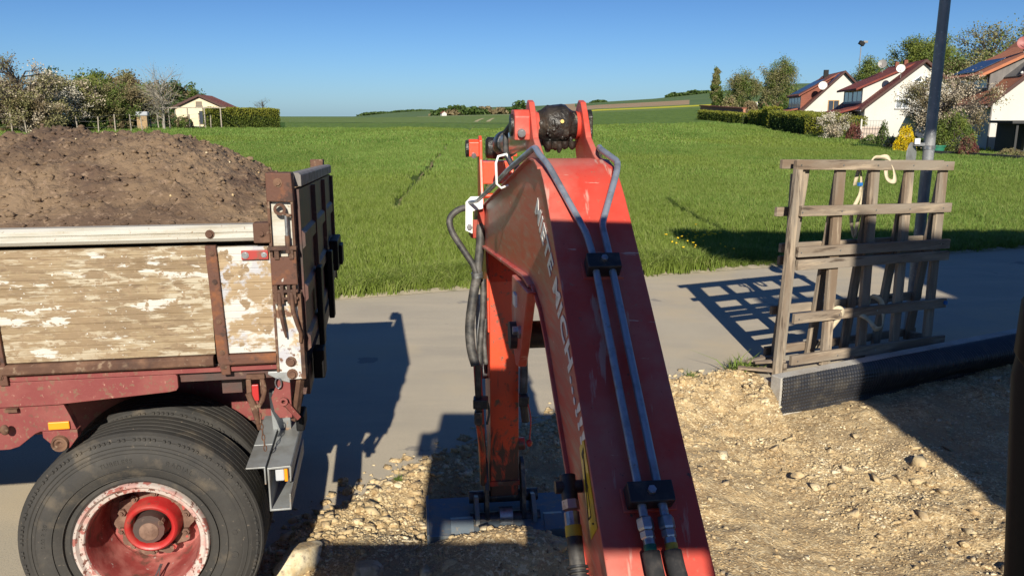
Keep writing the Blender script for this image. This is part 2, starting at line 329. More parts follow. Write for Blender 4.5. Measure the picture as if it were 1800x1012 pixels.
def leaf(name, a, b, sc=3., tr=.3, th=.5):
    return mat(name, a, .6, layers=((b, sc, th, .08),), world=True, trans=tr, detail=3, spec=.3)
M['blade'] = mat('wheat_blade', (.155, .265, .045), .6, layers=(((.230, .340, .075), .8, .5, .10), ((.130, .228, .040), .13, .53, .10, (1, .5, 1)), ((.20, .27, .045), .05, .57, .08)), world=True, trans=.42, detail=3, spec=.3)
M['blade2'] = leaf('verge_grass_blade', (.165, .225, .04), (.27, .31, .09), 5., .4)
M['l_dark'] = leaf('dark_leaf', (.045, .082, .018), (.075, .12, .026), 1.5)
M['l_mid'] = leaf('mid_green_leaf', (.095, .140, .030), (.15, .195, .045), 1.2)
M['l_fresh'] = leaf('fresh_spring_leaf', (.135, .180, .030), (.21, .24, .05), 1.0)
M['l_olive'] = leaf('olive_bud_leaf', (.185, .180, .070), (.26, .24, .11), 1.0)
M['l_brown'] = leaf('brown_bud_leaf', (.185, .140, .080), (.25, .20, .10), 1.0)
M['blossom'] = leaf('white_blossom', (.50, .44, .36), (.66, .62, .50), 1.6, .25)
M['blossom_dull'] = leaf('dull_cream_blossom', (.42, .345, .245), (.56, .48, .36), 1.6, .2)
M['forsythia'] = leaf('yellow_forsythia', (.85, .62, .01), (.60, .48, .02), 4.)
M['l_red'] = leaf('red_brown_leaf', (.14, .045, .04), (.20, .08, .06), 4.)
M['hedge'] = leaf('hedge_leaf', (.085, .120, .018), (.13, .165, .025), 2.)
M['hedge_lit_tip'] = leaf('yellow_green_lit_hedge_tip', (.26, .26, .03), (.18, .20, .03), 2.)  # yellow green tips, brightened to paint hedge tops and sides as sunlit
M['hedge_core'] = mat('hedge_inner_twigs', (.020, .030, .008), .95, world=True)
M['bark'] = mat('tree_bark', (.10, .080, .062), .95, layers=(((.06, .048, .038), 8, .5, .1),), bump=.01, bscale=20)
M['bark_pale'] = mat('pale_bark', (.34, .31, .26), .95, layers=(((.2, .18, .15), 6, .5, .1),), bump=.01, bscale=20)
M['dandelion'] = mat('dandelion_yellow', (.75, .5, .01), .7)
# houses
M['plaster'] = mat('white_render', (.54, .525, .485), .9, layers=(((.50, .485, .44), .7, .55, .15),), bump=.002, bscale=40)
M['plaster_cream'] = mat('cream_render', (.66, .56, .40), .9, layers=(((.58, .49, .34), .9, .55, .1),), bump=.002, bscale=40)
M['shade_and_hatch'] = mat('grey_brown_shade_and_hatch', (.20, .16, .12), .9)  # gable hatch colour, also the painted shade on the garden house side
def roof_mat(name, a, b):
    m = mat(name, a, .75, layers=((b, 1.2, .5, .15), (tuple(x*.7 for x in a), 9, .64, .06)), bump=0.)
    n = m.node_tree.nodes; L = m.node_tree.links
    tc = n.new('ShaderNodeTexCoord'); wv = n.new('ShaderNodeTexWave'); wv.wave_type = 'BANDS'; wv.bands_direction = 'Y'
    wv.inputs['Scale'].default_value = 1.1; wv.wave_profile = 'SIN'; L.new(tc.outputs['Object'], wv.inputs[0])
    wv2 = n.new('ShaderNodeTexWave'); wv2.bands_direction = 'Z'; wv2.wave_profile = 'SAW'; wv2.inputs['Scale'].default_value = 1.3; L.new(tc.outputs['Object'], wv2.inputs[0])
    ad = n.new('ShaderNodeMath'); ad.operation = 'ADD'; L.new(wv.outputs[1], ad.inputs[0]); L.new(wv2.outputs[1], ad.inputs[1])
    bp = n.new('ShaderNodeBump'); bp.inputs['Distance'].default_value = .04; L.new(ad.outputs[0], bp.inputs['Height']); L.new(bp.outputs[0], n['Principled BSDF'].inputs['Normal'])
    return m
M['roof_red'] = roof_mat('dark_red_roof_tile', (.23, .050, .032), (.17, .038, .028))
M['roof_brown'] = roof_mat('red_brown_roof_tile', (.26, .085, .050), (.19, .062, .042))
M['roof_orange'] = roof_mat('orange_roof_tile', (.50, .19, .09), (.40, .14, .07))
M['fascia'] = mat('dark_fascia_board', (.06, .022, .016), .7)
M['glass'] = mat('window_glass', (.05, .06, .08), .08, spec=.8)
M['glass_dim'] = mat('curtained_window_glass', (.22, .24, .26), .15, spec=.8)
M['frame_white'] = mat('white_window_frame', (.75, .75, .74), .5)
M['frame_wood'] = mat('honey_wood_frame', (.50, .26, .06), .6)
M['solar'] = mat('solar_panel_glass', (.012, .022, .05), .3, layers=(((.025, .04, .09), 2, .5, .1),), spec=.6)
M['solar_frame'] = mat('aluminium_edge', (.55, .56, .58), .4, .6)
M['slate'] = mat('grey_cladding', (.13, .12, .115), .8, layers=(((.18, .165, .155), 3, .5, .1, (1, 1, .2)),))
M['dish'] = mat('pale_dish_paint', (.62, .61, .58), .5); M['dish_red'] = mat('red_dish_paint', (.25, .05, .045), .5)
M['gutter'] = mat('grey_gutter', (.20, .19, .18), .5)
M['brick'] = mat('terracotta_blocks', (.42, .20, .12), .9, layers=(((.30, .13, .08), 5, .52, .08), ((.55, .48, .4), 9, .66, .04)))
M['beehive'] = mat('tarp_grey', (.34, .36, .40), .7); M['crate_orange'] = mat('dull_ochre_boards', (.36, .24, .12), .85, layers=(((.24, .17, .10), 4, .5, .1),))
M['greenbin'] = mat('green_plastic', (.02, .16, .09), .5)
M['post'] = mat('grey_fence_wood', (.36, .31, .25), .9, layers=(((.22, .19, .15), 6, .5, .1),))
M['dark_wall'] = mat('dark_edge_board', (.035, .035, .035), .8)

# ============================================================ GROUND: road, fields, pit
EP = np.array([-2.28, 9.71]); ED = np.array([11.2, 3.97]); ED = ED/np.linalg.norm(ED)     # far road edge
def far_edge_r(az):
    d = np.stack([np.sin(az), np.cos(az)], -1); nrm = np.array([-ED[1], ED[0]])
    return (EP @ nrm)/(d @ nrm)
def dn(y):
    v = (y-506)/1400.; return (SP+v*CP)/(CP-v*SP)
TAB = {   # heading (as photo column on the horizon): (distance, height) and (distance, ('y', row on which that ground lies))
 -3000: [(50, .25), (95, .6), (120, .95), (200, 1.3), (400, 1.6), (900, 1.8), (3000, -3.)],
 0:    [(50, .25), (95, .55), (120, .9), (200, ('y', 213)), (400, ('y', 206)), (900, ('y', 204)), (3000, ('y', 207))],
 300:  [(50, .25), (95, .55), (120, .9), (200, ('y', 211.5)), (400, ('y', 206)), (900, ('y', 204.5)), (3000, ('y', 207))],
 500:  [(60, .2), (150, ('y', 215.2)), (165, ('y', 214)), (300, ('y', 208)), (420, ('y', 205.5)), (900, ('y', 206.5)), (3000, ('y', 208))],
 620:  [(60, .2), (150, ('y', 216)), (165, ('y', 215)), (300, ('y', 208.5)), (420, ('y', 206.3)), (900, ('y', 205)), (3000, ('y', 207))],
 700:  [(60, .2), (150, ('y', 216.5)), (165, ('y', 215.5)), (300, ('y', 209)), (420, ('y', 206)), (700, ('y', 202)), (1100, ('y', 197)), (3000, ('y', 202))],
 850:  [(60, .2), (150, ('y', 217.5)), (165, ('y', 216.5)), (300, ('y', 208)), (420, ('y', 203)), (700, ('y', 197)), (1100, ('y', 189)), (3000, ('y', 194))],
 950:  [(60, .2), (150, ('y', 217)), (165, ('y', 216)), (300, ('y', 206)), (420, ('y', 200.5)), (700, ('y', 194)), (1100, ('y', 186)), (3000, ('y', 192))],
 1050: [(60, .2), (150, ('y', 210)), (260, ('y', 199)), (330, ('y', 194.5)), (420, ('y', 191)), (700, ('y', 185)), (1100, ('y', 180)), (3000, ('y', 186))],
 1150: [(60, .2), (150, ('y', 206.5)), (260, ('y', 195)), (330, ('y', 190.5)), (420, ('y', 187)), (700, ('y', 180)), (1100, ('y', 174)), (3000, ('y', 180))],
 1250: [(60, .12), (120, ('y', 211)), (260, ('y', 190)), (330, ('y', 186)), (420, ('y', 182)), (700, ('y', 175)), (1100, ('y', 163)), (3000, ('y', 168))],
 1400: [(50, 0.), (80, .05), (120, .8), (260, ('y', 190)), (420, ('y', 172)), (700, ('y', 155)), (1100, ('y', 150)), (3000, ('y', 158))],
 1800: [(50, -.08), (60, -.2), (90, -.3), (130, .5), (420, ('y', 170)), (700, ('y', 152)), (1100, ('y', 148)), (3000, ('y', 156))],
 4800: [(50, -.08), (60, -.2), (90, -.3), (130, .5), (420, 8.), (700, 18.), (1100, 28.), (3000, 40.)]}
_cols = sorted(TAB); _az = np.array([math.atan((x-900)/1400./1.0235) for x in _cols])
RS = np.array([9, 14, 30, 50, 60, 80, 95, 120, 150, 165, 200, 260, 300, 330, 420, 550, 700, 900, 1100, 1500, 2000, 3000.])
def _prof(rows):
    rr = [9., 14.]+[a for a, b in rows]; zz = [0., 0.]+[(CAMH-a*dn(b[1])) if isinstance(b, tuple) else b for a, b in rows]
    return np.interp(RS, rr, zz)
_Z = np.array([_prof(TAB[x]) for x in _cols])
def terrain(x, y):
    x = np.asarray(x, float); y = np.asarray(y, float)
    r = np.hypot(x, y); az = np.arctan2(x, y)
    i = np.clip(np.searchsorted(_az, az)-1, 0, len(_az)-2); fa = np.clip((az-_az[i])/(_az[i+1]-_az[i]), 0, 1)
    j = np.clip(np.searchsorted(RS, r)-1, 0, len(RS)-2); fr = np.clip((r-RS[j])/(RS[j+1]-RS[j]), 0, 1)
    z = (_Z[i, j]*(1-fr)+_Z[i, j+1]*fr)*(1-fa)+(_Z[i+1, j]*(1-fr)+_Z[i+1, j+1]*fr)*fa
    return z
def tz(x, y): return float(terrain(x, y))
def px_az(px): return math.atan((px-900)/1400./1.0235)

# tramlines of the near field, as world lines
TRAM = [[(-2.75, 18.6), (-3.0, 23.5), (-4.6, 60), (-5.9, 148)], [(-.55, 19.), (-.9, 28), (-1.9, 60), (-3.0, 148)]]
def tram_dist(x, y):
    d = np.full(np.shape(x), 99.)
    for ln in TRAM:
        yy = [p[1] for p in ln]; xx = [p[0] for p in ln]
        cx = np.interp(y, yy, xx); d = np.minimum(d, np.where((y > yy[0]) & (y < yy[-1]), np.abs(x-cx-.22*np.sin(y*.8)*.3), 99.))
    return d

def build_terrain():
    az = np.radians(np.concatenate([np.arange(-68, -34, 2.), np.arange(-34, 34, .16), np.arange(34, 69, 1.6)]))
    e = far_edge_r(az)
    fr = np.concatenate([np.linspace(0, 1, 50)**1.4*(20), np.geomspace(22, 3000, 170)])
    R = e[:, None]+fr[None, :]
    R = np.where(R > 3000, 3000+(R-3000)*.01, R)
    X = np.sin(az)[:, None]*R; Y = np.cos(az)[:, None]*R
    Z = terrain(X, Y)
    off = fr[None, :]+0*X
    Z = Z+np.where(off < 2.5, .05*np.sin(np.clip(off/2.5, 0, 1)*math.pi)+.004, .004)+np.where(R < 200, fbm(X*.35, Y*.35, 4, 3)*.12*np.clip(off/3, 0, 1), 0)
    td = tram_dist(X, Y); Z = Z-np.where(td < .16, .05, 0)
    V = np.stack([X, Y, Z], -1).reshape(-1, 3)
    na, nr = X.shape
    I = np.arange(na*nr).reshape(na, nr)
    F = np.stack([I[:-1, :-1], I[1:, :-1], I[1:, 1:], I[:-1, 1:]], -1).reshape(-1, 4)
    c = V[F].mean(1); r = np.hypot(c[:, 0], c[:, 1]); a = np.arctan2(c[:, 0], c[:, 1]); p = 900+np.tan(a)*1400*1.0235
    wob = fbm(a*40, r*0, 3, 5)*10
    zone = np.full(len(F), 1)
    o = np.repeat(fr[None, :-1], na-1, 0).reshape(-1)
    zone[(o < 32)] = 0
    zone[(r > 151+wob*.4) & (p < 1010)] = 7
    zone[(r > 160+wob*.3) & (p < 1010)] = 2
    zone[(r > 405) & (p < 1010)] = 3
    zone[(r > 408) & (r < 428) & (p > 735) & (p < 1010)] = 5
    zone[(r > 262) & (p > 1010)] = 5
    zone[(r > 266+wob*.2) & (p > 1010)] = 2
    zone[(r > 318) & (p > 1010)] = 4
    zone[(r > 372) & (p > 1010)] = 2
    zone[(r > 420) & (p > 990) & (p < 1210)] = 6
    zone[(r > 720) & (p > 1010)] = 3
    zone[(r > 380) & (p > 1210)] = 3
    zone[(r > 62) & (p > 1500)] = 8
    zone[(r > 100) & (p > 1330) & (r < 262)] = 8
    zone[(r > 104) & (p < 500) & (r < 150)] = 8
    td = tram_dist(c[:, 0], c[:, 1]); 
    td2 = np.minimum(np.abs(p-(800-.02*(r-200)*0)), 99)
    g = tag(np_mesh('field', V, F, [M['wheat_soil'], M['wheat_ground'], M['field2'], M['field3'], M['rape'], M['track'], M['plough'], M['headland'], M['lawn'], M['dirt']], smooth=True, mi=zone), kind='structure')
    return g
build_terrain()
# two bare sprayer tracks in the paler field beyond
for k, (a, b) in enumerate([((836, 213.5), (850, 208.5)), ((857, 213.5), (868, 208.5))]):
    mb = MB(); pts = []
    for i in range(9):
        t = i/8; rr = 185+t*110; az = px_az(a[0]+(b[0]-a[0])*t); x, y = math.sin(az)*rr, math.cos(az)*rr; pts.append((x, y))
    vs = []; 
    for x, y in pts: vs += [(x-.45, y, tz(x-.45, y)+.03), (x+.45, y, tz(x+.45, y)+.03)]
    mb.raw(vs, [(2*i, 2*i+1, 2*i+3, 2*i+2) for i in range(8)])
    tag(mb.build('field_track', M['track']), kind='structure')

for ln, y1 in ((TRAM[0], 120), (TRAM[1], 60)):
    yy = np.arange(ln[0][1], y1, .45); xx = np.interp(yy, [p[1] for p in ln], [p[0] for p in ln]); vs = []
    for k_, (x, y) in enumerate(zip(xx, yy)):
        hw = (.05+.07*float(fbm(np.array(y*.9), np.array(3.), 3, 55)))*min(1, (k_+1)/8); x += .066*math.sin(y*.8)+.05*float(fbm(np.array(y*.5), np.array(9.), 2, 57))
        z = tz(x, y)+.02+float(fbm(np.array(x*.35), np.array(y*.35), 4, 3))*.12*min(1, max(0, (math.hypot(x, y)-11)/3))
        vs += [(x-hw, y, z), (x+hw, y, z)]
    mb = MB(); mb.raw(vs, [(2*i, 2*i+1, 2*i+3, 2*i+2) for i in range(len(yy)-1)]); tag(mb.build('field_track', M['tram']), kind='structure')

# the pit side edge of the asphalt
EDGE = [(9.6, 10.10), (5.18, 7.93), (3.6, 7.15), (2.30, 6.50), (2.10, 6.86), (1.75, 6.72), (1.38, 6.56), (.9, 6.22), (.35, 5.72), (-.2, 5.24), (-.45, 4.98), (-.66, 4.75), (-.9, 4.42), (-1.1, 4.16), (-1.24, 3.88), (-1.36, 3.5), (-1.5, 2.9), (-1.75, 1.5), (-2.2, -6.)]
def edge_jag(P):
    out = [P[0], P[1], P[2], P[3]]
    for i in range(3, len(P)-2):
        a, b = P[i], P[i+1]; n = max(1, int(math.dist(a, b)/.05))
        for k in range(1, n+1):
            t = k/n; x, y = a[0]+(b[0]-a[0])*t, a[1]+(b[1]-a[1])*t; q = (float(fbm(np.array(x*9.), np.array(y*9.), 3, 77)))*.05
            out.append((x+q, y+q))
    return out+[P[-1]]
EJ = edge_jag(EDGE)
def road():
    l = EP-ED*28; r_ = EP+ED*34
    poly = [tuple(r_), tuple(l), (-30, -6)]+EJ[::-1]+[(r_[0]+2, 22.)]
    bm = bmesh.new(); vs = [bm.verts.new((x, y, 0)) for x, y in poly]; f = bm.faces.new(vs)
    r = bmesh.ops.extrude_face_region(bm, geom=[f]); bmesh.ops.translate(bm, vec=(0, 0, -.10), verts=[v for v in r['geom'] if isinstance(v, bmesh.types.BMVert)])
    bmesh.ops.recalc_face_normals(bm, faces=bm.faces)
    bmesh.ops.triangulate(bm, faces=[f for f in bm.faces if len(f.verts) > 4])
    me = bpy.data.meshes.new('road'); bm.to_mesh(me); bm.free()
    return tag(finish('road', me, M['asphalt']), kind='structure')
road()
# pale broken concrete shoulder along the far edge of the lane
mb = MB(); vs = []; N = 260; NV = Vector((-ED[1], ED[0], 0))
for i in range(N+1):
    s_ = -12+i*.12; p = Vector((*(EP+ED*s_), 0)); w1 = .07+.05*float(fbm(np.array(s_*2.), np.array(1.), 3, 9)); w2 = .07+.22*float(fbm(np.array(s_*2.6), np.array(7.), 4, 19))
    vs += [p-NV*w1+Vector((0, 0, .004)), p+NV*w2+Vector((0, 0, .035))]
mb.raw(vs, [(2*i, 2*i+1, 2*i+3, 2*i+2) for i in range(N)])
tag(mb.build('road_shoulder', mat('pale_gritty_shoulder', (.34, .29, .21), .95, layers=(((.22, .2, .13), 6, .55, .08),), bump=.006, bscale=60, world=True)), kind='structure')

# ---- the dug, gravelly ground
PE = np.array(EJ)
def edge_sd(x, y):
    """distance to the asphalt edge, positive on the pit side"""
    best = np.full(x.shape, 1e9); sg = np.ones(x.shape)
    for i in range(len(PE)-1):
        a = PE[i]; d = PE[i+1]-a; L2 = d @ d
        t = np.clip(((x-a[0])*d[0]+(y-a[1])*d[1])/L2, 0, 1)
        dx = x-(a[0]+t*d[0]); dy = y-(a[1]+t*d[1]); dd = np.hypot(dx, dy)
        cr = d[0]*(y-a[1])-d[1]*(x-a[0]); m = dd < best-1e-9
        best = np.where(m, dd, best); sg = np.where(m, np.where(cr > 0, 1, -1), sg)
    return best*sg
def sstep(a, b, x):
    t = np.clip((x-a)/(b-a), 0, 1); return t*t*(3-2*t)
def pit_h(x, y, fine=True):
    d = edge_sd(x, y)
    right = sstep(.9, 2.2, x)
    floor_ = -.12*(1-right)-.25*right
    width = .75*(1-right)+1.0*right
    z = .012+(floor_-.012)*sstep(.0, 1, d/width)
    z = np.where(d < 0, .012-.5*np.clip(-d-.03, 0, .3), z)
    kerb = sstep(2.12, 2.26, x)*sstep(-.9, -.75, -(y-6.43-(x-2.28)*.4965)*-1)   # deep along the kerb
    kd = (y-6.43-(x-2.28)*.4965)*.895
    z = np.where((x > 2.2) & (kd > -.9), np.minimum(z, -.25+.02*np.clip(kd+.9, 0, 1)), z)
    z = z+.35*np.exp(-(((x-.02)/.55)**2+((y-3.62)/.38)**2))               # heap in front of the bucket
    z = z+.10*np.exp(-(((x+.75)/.35)**2+((y-3.75)/.35)**2))
    z = z-.12*np.exp(-(((x-.0)/.55)**2+((y-4.35)/.25)**2))
    z = z+np.where(d > 0, 1, .25)*(fbm(x*1.6, y*1.6, 3, 41)*.13)
    if fine:
        z = z+np.clip(d*8+.5, .0, 1)*(fbm(x*7, y*7, 4, 43, .55)*(.03+.075*vnoise(x*1.3, y*1.3, 44)**2)+np.maximum(fbm(x*24, y*24, 3, 47, .6), .0)*(.02+.07*vnoise(x*1.1+5, y*1.1, 45)**2))
    return z
def build_pit():
    def sheet(x0, x1, y0, y1, st, name, keep=None):
        xs = np.arange(x0, x1+st/2, st); ys = np.arange(y0, y1+st/2, st); X, Y = np.meshgrid(xs, ys, indexing='ij')
        Z = pit_h(X, Y); I = np.arange(X.size).reshape(X.shape)
        F = np.stack([I[:-1, :-1], I[1:, :-1], I[1:, 1:], I[:-1, 1:]], -1).reshape(-1, 4)
        V = np.stack([X, Y, Z], -1).reshape(-1, 3)
        D = edge_sd(X, Y).reshape(-1)
        F = F[(D[F] > -.25).any(1)]
        if keep is not None: F = F[keep(V[F].mean(1))]
        used = np.unique(F); mp = np.full(len(V), -1); mp[used] = np.arange(len(used))
        return tag(np_mesh(name, V[used], mp[F], M['dirt'], smooth=True), kind='structure')
    sheet(-2, 7.2, 3.0, 9.2, .018, 'pit_ground')
    sheet(-3.2, 12.0, -7, 9.4, .16, 'outer_ground', keep=lambda c: ~((c[:, 0] > -1.98) & (c[:, 0] < 7.18) & (c[:, 1] > 3.02) & (c[:, 1] < 9.18)))
build_pit()

# one big base below everything, to the horizon
mb = MB(); mb.raw([(-3000, -3000, -8.), (3000, -3000, -8.), (3000, 3000, -8.), (-3000, 3000, -8.)], [(0, 1, 2, 3)])
tag(mb.build('ground', M['wheat_ground']), kind='structure')

# ---- loose gravel: far too many to count, one object
def ico():
    bm = bmesh.new(); bmesh.ops.create_icosphere(bm, subdivisions=1, radius=1); V = np.array([v.co[:] for v in bm.verts]); F = np.array([[v.index for v in f.verts] for f in bm.faces]); bm.free(); return V, F
IV, IF = ico()
def pebbles(n, size, area, seed, zfn, pw=.62, jj=.36):
    g = np.random.default_rng(seed); x, y = area(g, n)
    s = size(g, n); z = zfn(x, y)
    k = len(IV); jit = 1+g.uniform(-jj, jj, (n, k)); sc = np.stack([s*g.uniform(.8, 1.5, n), s*g.uniform(.6, 1.1, n), s*g.uniform(.4, .85, n)], -1)
    BV = np.sign(IV)*np.abs(IV)**pw; V = BV[None]*jit[..., None]*sc[:, None, :]
    a = g.uniform(0, 2*math.pi, n); b = g.uniform(-.5, .5, n)
    ca, sa = np.cos(a)[:, None], np.sin(a)[:, None]; cb, sb = np.cos(b)[:, None], np.sin(b)[:, None]
    X, Y, Z = V[..., 0], V[..., 1], V[..., 2]
    Y, Z = Y*cb-Z*sb, Y*sb+Z*cb
    X, Y = X*ca-Y*sa, X*sa+Y*ca
    V = np.stack([X+x[:, None], Y+y[:, None], Z+(z+s*.02)[:, None]], -1)
    F = IF[None]+(np.arange(n)*k)[:, None, None]
    return V.reshape(-1, 3), F.reshape(-1, 3)
def join_np(parts):
    V = []; F = []; b = 0
    for v, f in parts: V.append(v); F.append(f+b); b += len(v)
    return np.concatenate(V), np.concatenate(F)
def area_pit(g, n):
    X = []; Y = []; t = 0
    while t < n:
        x = g.uniform(-1.5, 6.6, n*2); y = g.uniform(3.1, 8.6, n*2)
        ok = (edge_sd(x, y) > .0) & (np.abs(x)/np.maximum(y, .1) < .72) & ((y-6.43-(x-2.28)*.4965 < -.06) | (x < 2.2))
        ok &= (g.uniform(0, 1, n*2) < .06+1.5*vnoise(x*1.3, y*1.3, 91)**2.6)
        X.append(x[ok]); Y.append(y[ok]); t += ok.sum()
    return np.concatenate(X)[:n], np.concatenate(Y)[:n]
def area_edge(g, n):
    X = []; Y = []; t = 0
    while t < n:
        x = g.uniform(-1.5, 2.2, n*3); y = g.uniform(3.1, 7.2, n*3); d = edge_sd(x, y)
        ok = (d > -.10-.25*g.uniform(0, 1, n*3)**3) & (d < .35); X.append(x[ok]); Y.append(y[ok]); t += ok.sum()
    return np.concatenate(X)[:n], np.concatenate(Y)[:n]
zf = lambda x, y: np.maximum(pit_h(x, y), np.where(edge_sd(x, y) < 0, .0, -9))
V, F = join_np([pebbles(16000, lambda g, n: .003+.006*g.uniform(0, 1, n)**2, area_pit, 1, zf),
                pebbles(3200, lambda g, n: .005+.012*g.uniform(0, 1, n)**2, area_pit, 2, zf),
                pebbles(150, lambda g, n: .014+.028*g.uniform(0, 1, n)**3, area_pit, 3, zf, .4, .6),
                pebbles(1600, lambda g, n: .005+.022*g.uniform(0, 1, n)**3, area_edge, 4, zf, .4, .5)])
V2, F2 = join_np([pebbles(380, lambda g, n: .006+.024*g.uniform(0, 1, n)**3, area_pit, 31, zf, .6, .6), pebbles(350, lambda g, n: .010+.03*g.uniform(0, 1, n)**2, area_edge, 32, zf, .6, .55)])
tag(np_mesh('earth_clods', V2, F2, M['dirt']), 'loose earth clods among the gravel of the dug ground', 'earth clods', kind='stuff')
tag(np_mesh('gravel', V, F, M['stone']), 'pale limestone gravel strewn over the dug soil', 'gravel', kind='stuff')

def rock(name, c, size, rot, label, seed, mt='stone'):
    bm = bmesh.new(); bmesh.ops.create_icosphere(bm, subdivisions=4, radius=1)
    g = random.Random(seed); pl = [(Vector((g.uniform(-1, 1), g.uniform(-1, 1), g.uniform(-1, 1))).normalized(), g.uniform(.62, .9)) for _ in range(14)]
    for v in bm.verts:
        for n_, d in pl:
            k = v.co.dot(n_)
            if k > d: v.co -= n_*(k-d)*.92
        q = v.co*4; v.co *= 1+.06*float(fbm(np.array(q.x+q.z), np.array(q.y-q.z), 4, seed))
        v.co = Vector((v.co.x*size[0], v.co.y*size[1], v.co.z*size[2]))
    me = bpy.data.meshes.new(name); bm.to_mesh(me); bm.free()
    o = finish(name, me, M[mt], smooth=40); o.location = c; o.rotation_euler = rot
    return tag(o, label, 'rock')
p = ground_pt(527, 985, .06); rock('rock', p, (.19, .085, .075), (.25, -.15, math.radians(58)), 'large pale oblong limestone block lying beside the trailer wheel', 5)
p = ground_pt(645, 1000, .06); rock('rock', p+Vector((0, 0, -.02)), (.10, .08, .05), (.3, .1, 1.), 'medium brown stone in shade right of the pale block', 8)
p = ground_pt(800, 1000, .10); rock('rock', p, (.07, .055, .045), (.5, .3, .4), 'pointed grey stone in the shaded heap below the bucket', 9)
p = ground_pt(740, 975, .03); rock('rock', p, (.06, .05, .035), (.1, .3, 2.4), 'small flat stone in shade left of the pointed grey stone', 12)
p = ground_pt(1402, 835, -.20); rock('rock', p, (.05, .035, .03), (.1, .3, 2.4), 'fist sized stone casting a small shadow on the sunlit soil', 14)

# ============================================================ KERB, DIMPLE SHEET
KA = math.atan2(1.44, 2.9); KO = Vector((2.28, 6.43, 0))
kerb = thing('concrete_kerb', 'long pale concrete kerb behind black dimpled sheet', 'kerb', KO, KA)
for i in range(9):
    MB().box((i*1.0+.003, 0, -.42), (i*1.0+.997, .12, .08)).build('kerb_stone', M['concrete'], kerb, bevel=.008)
def membrane():
    st = .0075; L = 7.0; nu = int(L/st); nv = 52
    u = np.linspace(.012, L, nu)[:, None]+np.zeros((1, nv)); t = np.linspace(0, 1, nv)[None, :]+np.zeros((nu, 1))
    # profile down from the kerb top, belly and foot vary along the kerb
    grow = np.clip((u-.1)/2.2, 0, 1)
    belly = .02+.15*sstep(.25, 2.4, u)+.02*fbm(u*1.3, t*0, 3, 3)
    drop = .335+.05*grow+.035*np.sin(u*2.1)*grow+.03*fbm(u*2.2, t*0, 2, 8)
    z = .088-drop*t
    n = -(.006+belly*np.sin(np.clip(t*1.15+.02, 0, 1)**.8*math.pi)**1.0+.03*t*grow)
    dia = np.sin((u*1.0+t*drop)*math.pi/.032)*np.sin((u-t*drop)*math.pi/.032)
    rib = np.sin(u*2*math.pi/.034)
    mixr = sstep(.9, 1.4, u)
    n = n-(np.maximum(dia, -.2)*.009*(1-mixr)+rib*.009*mixr)
    V = np.stack([u, n, z], -1).reshape(-1, 3); I = np.arange(nu*nv).reshape(nu, nv)
    F = np.stack([I[:-1, :-1], I[1:, :-1], I[1:, 1:], I[:-1, 1:]], -1).reshape(-1, 4)
    o = np_mesh('dimple_sheet', V, F, M['membrane'], smooth=True)
    o.location = KO; o.rotation_euler = (0, 0, KA)
    sm = o.modifiers.new('thickness', 'SOLIDIFY'); sm.thickness = .002
    return tag(o, 'black dimpled drainage sheet draped down the front of the kerb', 'drainage sheet')
membrane()

# ============================================================ TIMBER A-FRAME RACK
RA = math.radians(26.5); RO = Vector((2.37, 6.72, 0))
rack = thing('timber_rack', 'tall grey weathered timber A frame rack standing behind the kerb', 'rack', RO, RA)
HT = 1.86; NB = .32
def wob(): return rnd.uniform(-.012, .012)
def front_n(z): return .02+(NB/2-.05)*z/HT
def back_n(z): return NB-(NB/2-.05)*z/HT
dz = -.03
for i, (u0, u1) in enumerate([(.02, .215), (.60, .71), (1.06, 1.15), (1.52, 1.62), (2.00, 2.11)]):
    sg = .018*i
    MB().bar((u0, front_n(0)+.03, .01), (u1, front_n(HT)+.03, HT-.02-dz*0-sg), .112, .035, up=(0, 1, 0)).build('leg', M['wood'], rack, bevel=.003)
    MB().bar((u0+(.20 if i == 0 else .05)+wob(), back_n(0)-.03, .01), (u1+(.09 if i == 0 else .03)+wob(), back_n(HT)-.03, HT-.03-sg), .10, .035, up=(0, 1, 0)).build('leg', M['wood'], rack, bevel=.003)
MB().bar((-.02, front_n(0)-.0, .01), (.165, front_n(HT)-.005, HT+.01), .08, .04, up=(0, 1, 0)).build('leg', M['wood'], rack, bevel=.003)
MB().tube([(.26, .30, .02), (.28, .28, .9), (.27, .27, 1.75)], .032, 10).build('round_post', M['wood'], rack, smooth=40)
for z, hh, u0, u1 in [(1.845, .085, .12, 2.19), (1.445, .09, .19, 2.19), (1.09, .09, .17, 2.20), (.975, .09, .17, 2.20), (.50, .09, .15, 2.20), (.125, .09, .13, 2.21)]:
    nn = front_n(z)-.012
    MB().bar((u0, nn, z), (u1, nn, z-.07), .035, hh, up=(0, 0, 1)).build('rail', M['wood_h'], rack, bevel=.004)
for z, u0 in [(1.845, .06), (1.43, .06), (1.10, .16), (.985, .16), (.52, .14), (.13, .12)]:
    nn = back_n(z)+.012
    MB().bar((u0, nn, z), (2.18, nn, z-.06), .035, .08, up=(0, 0, 1)).build('rail', M['wood_h'], rack, bevel=.004)
for u in (.08, 2.05):
    MB().bar((u, .02, .06), (u, NB, .06), .04, .08).build('cross_member', M['wood_h'], rack, bevel=.003)
bt = MB()
for (z, us) in [(1.845, (.17, .68, 1.12, 1.60, 2.08)), (1.44, (.2, .68, 1.12, 1.58, 2.06)), (1.09, (.2, .68, 2.06)), (.5, (.2, .7, 1.2)), (.12, (.2, .7, 1.2))]:
    for u in us: bt.cyl((u, front_n(z)-.034, z-.07*(u/2.3)), (u, front_n(z)-.026, z-.07*(u/2.3)), .007, 8)
build_each(bt, 'screw_head', M['steel'], rack)
MB().cyl((2.17, front_n(.44)-.045, .437), (2.17, front_n(.44)-.02, .437), .022, 12).build('end_cap', M['blue'], rack)
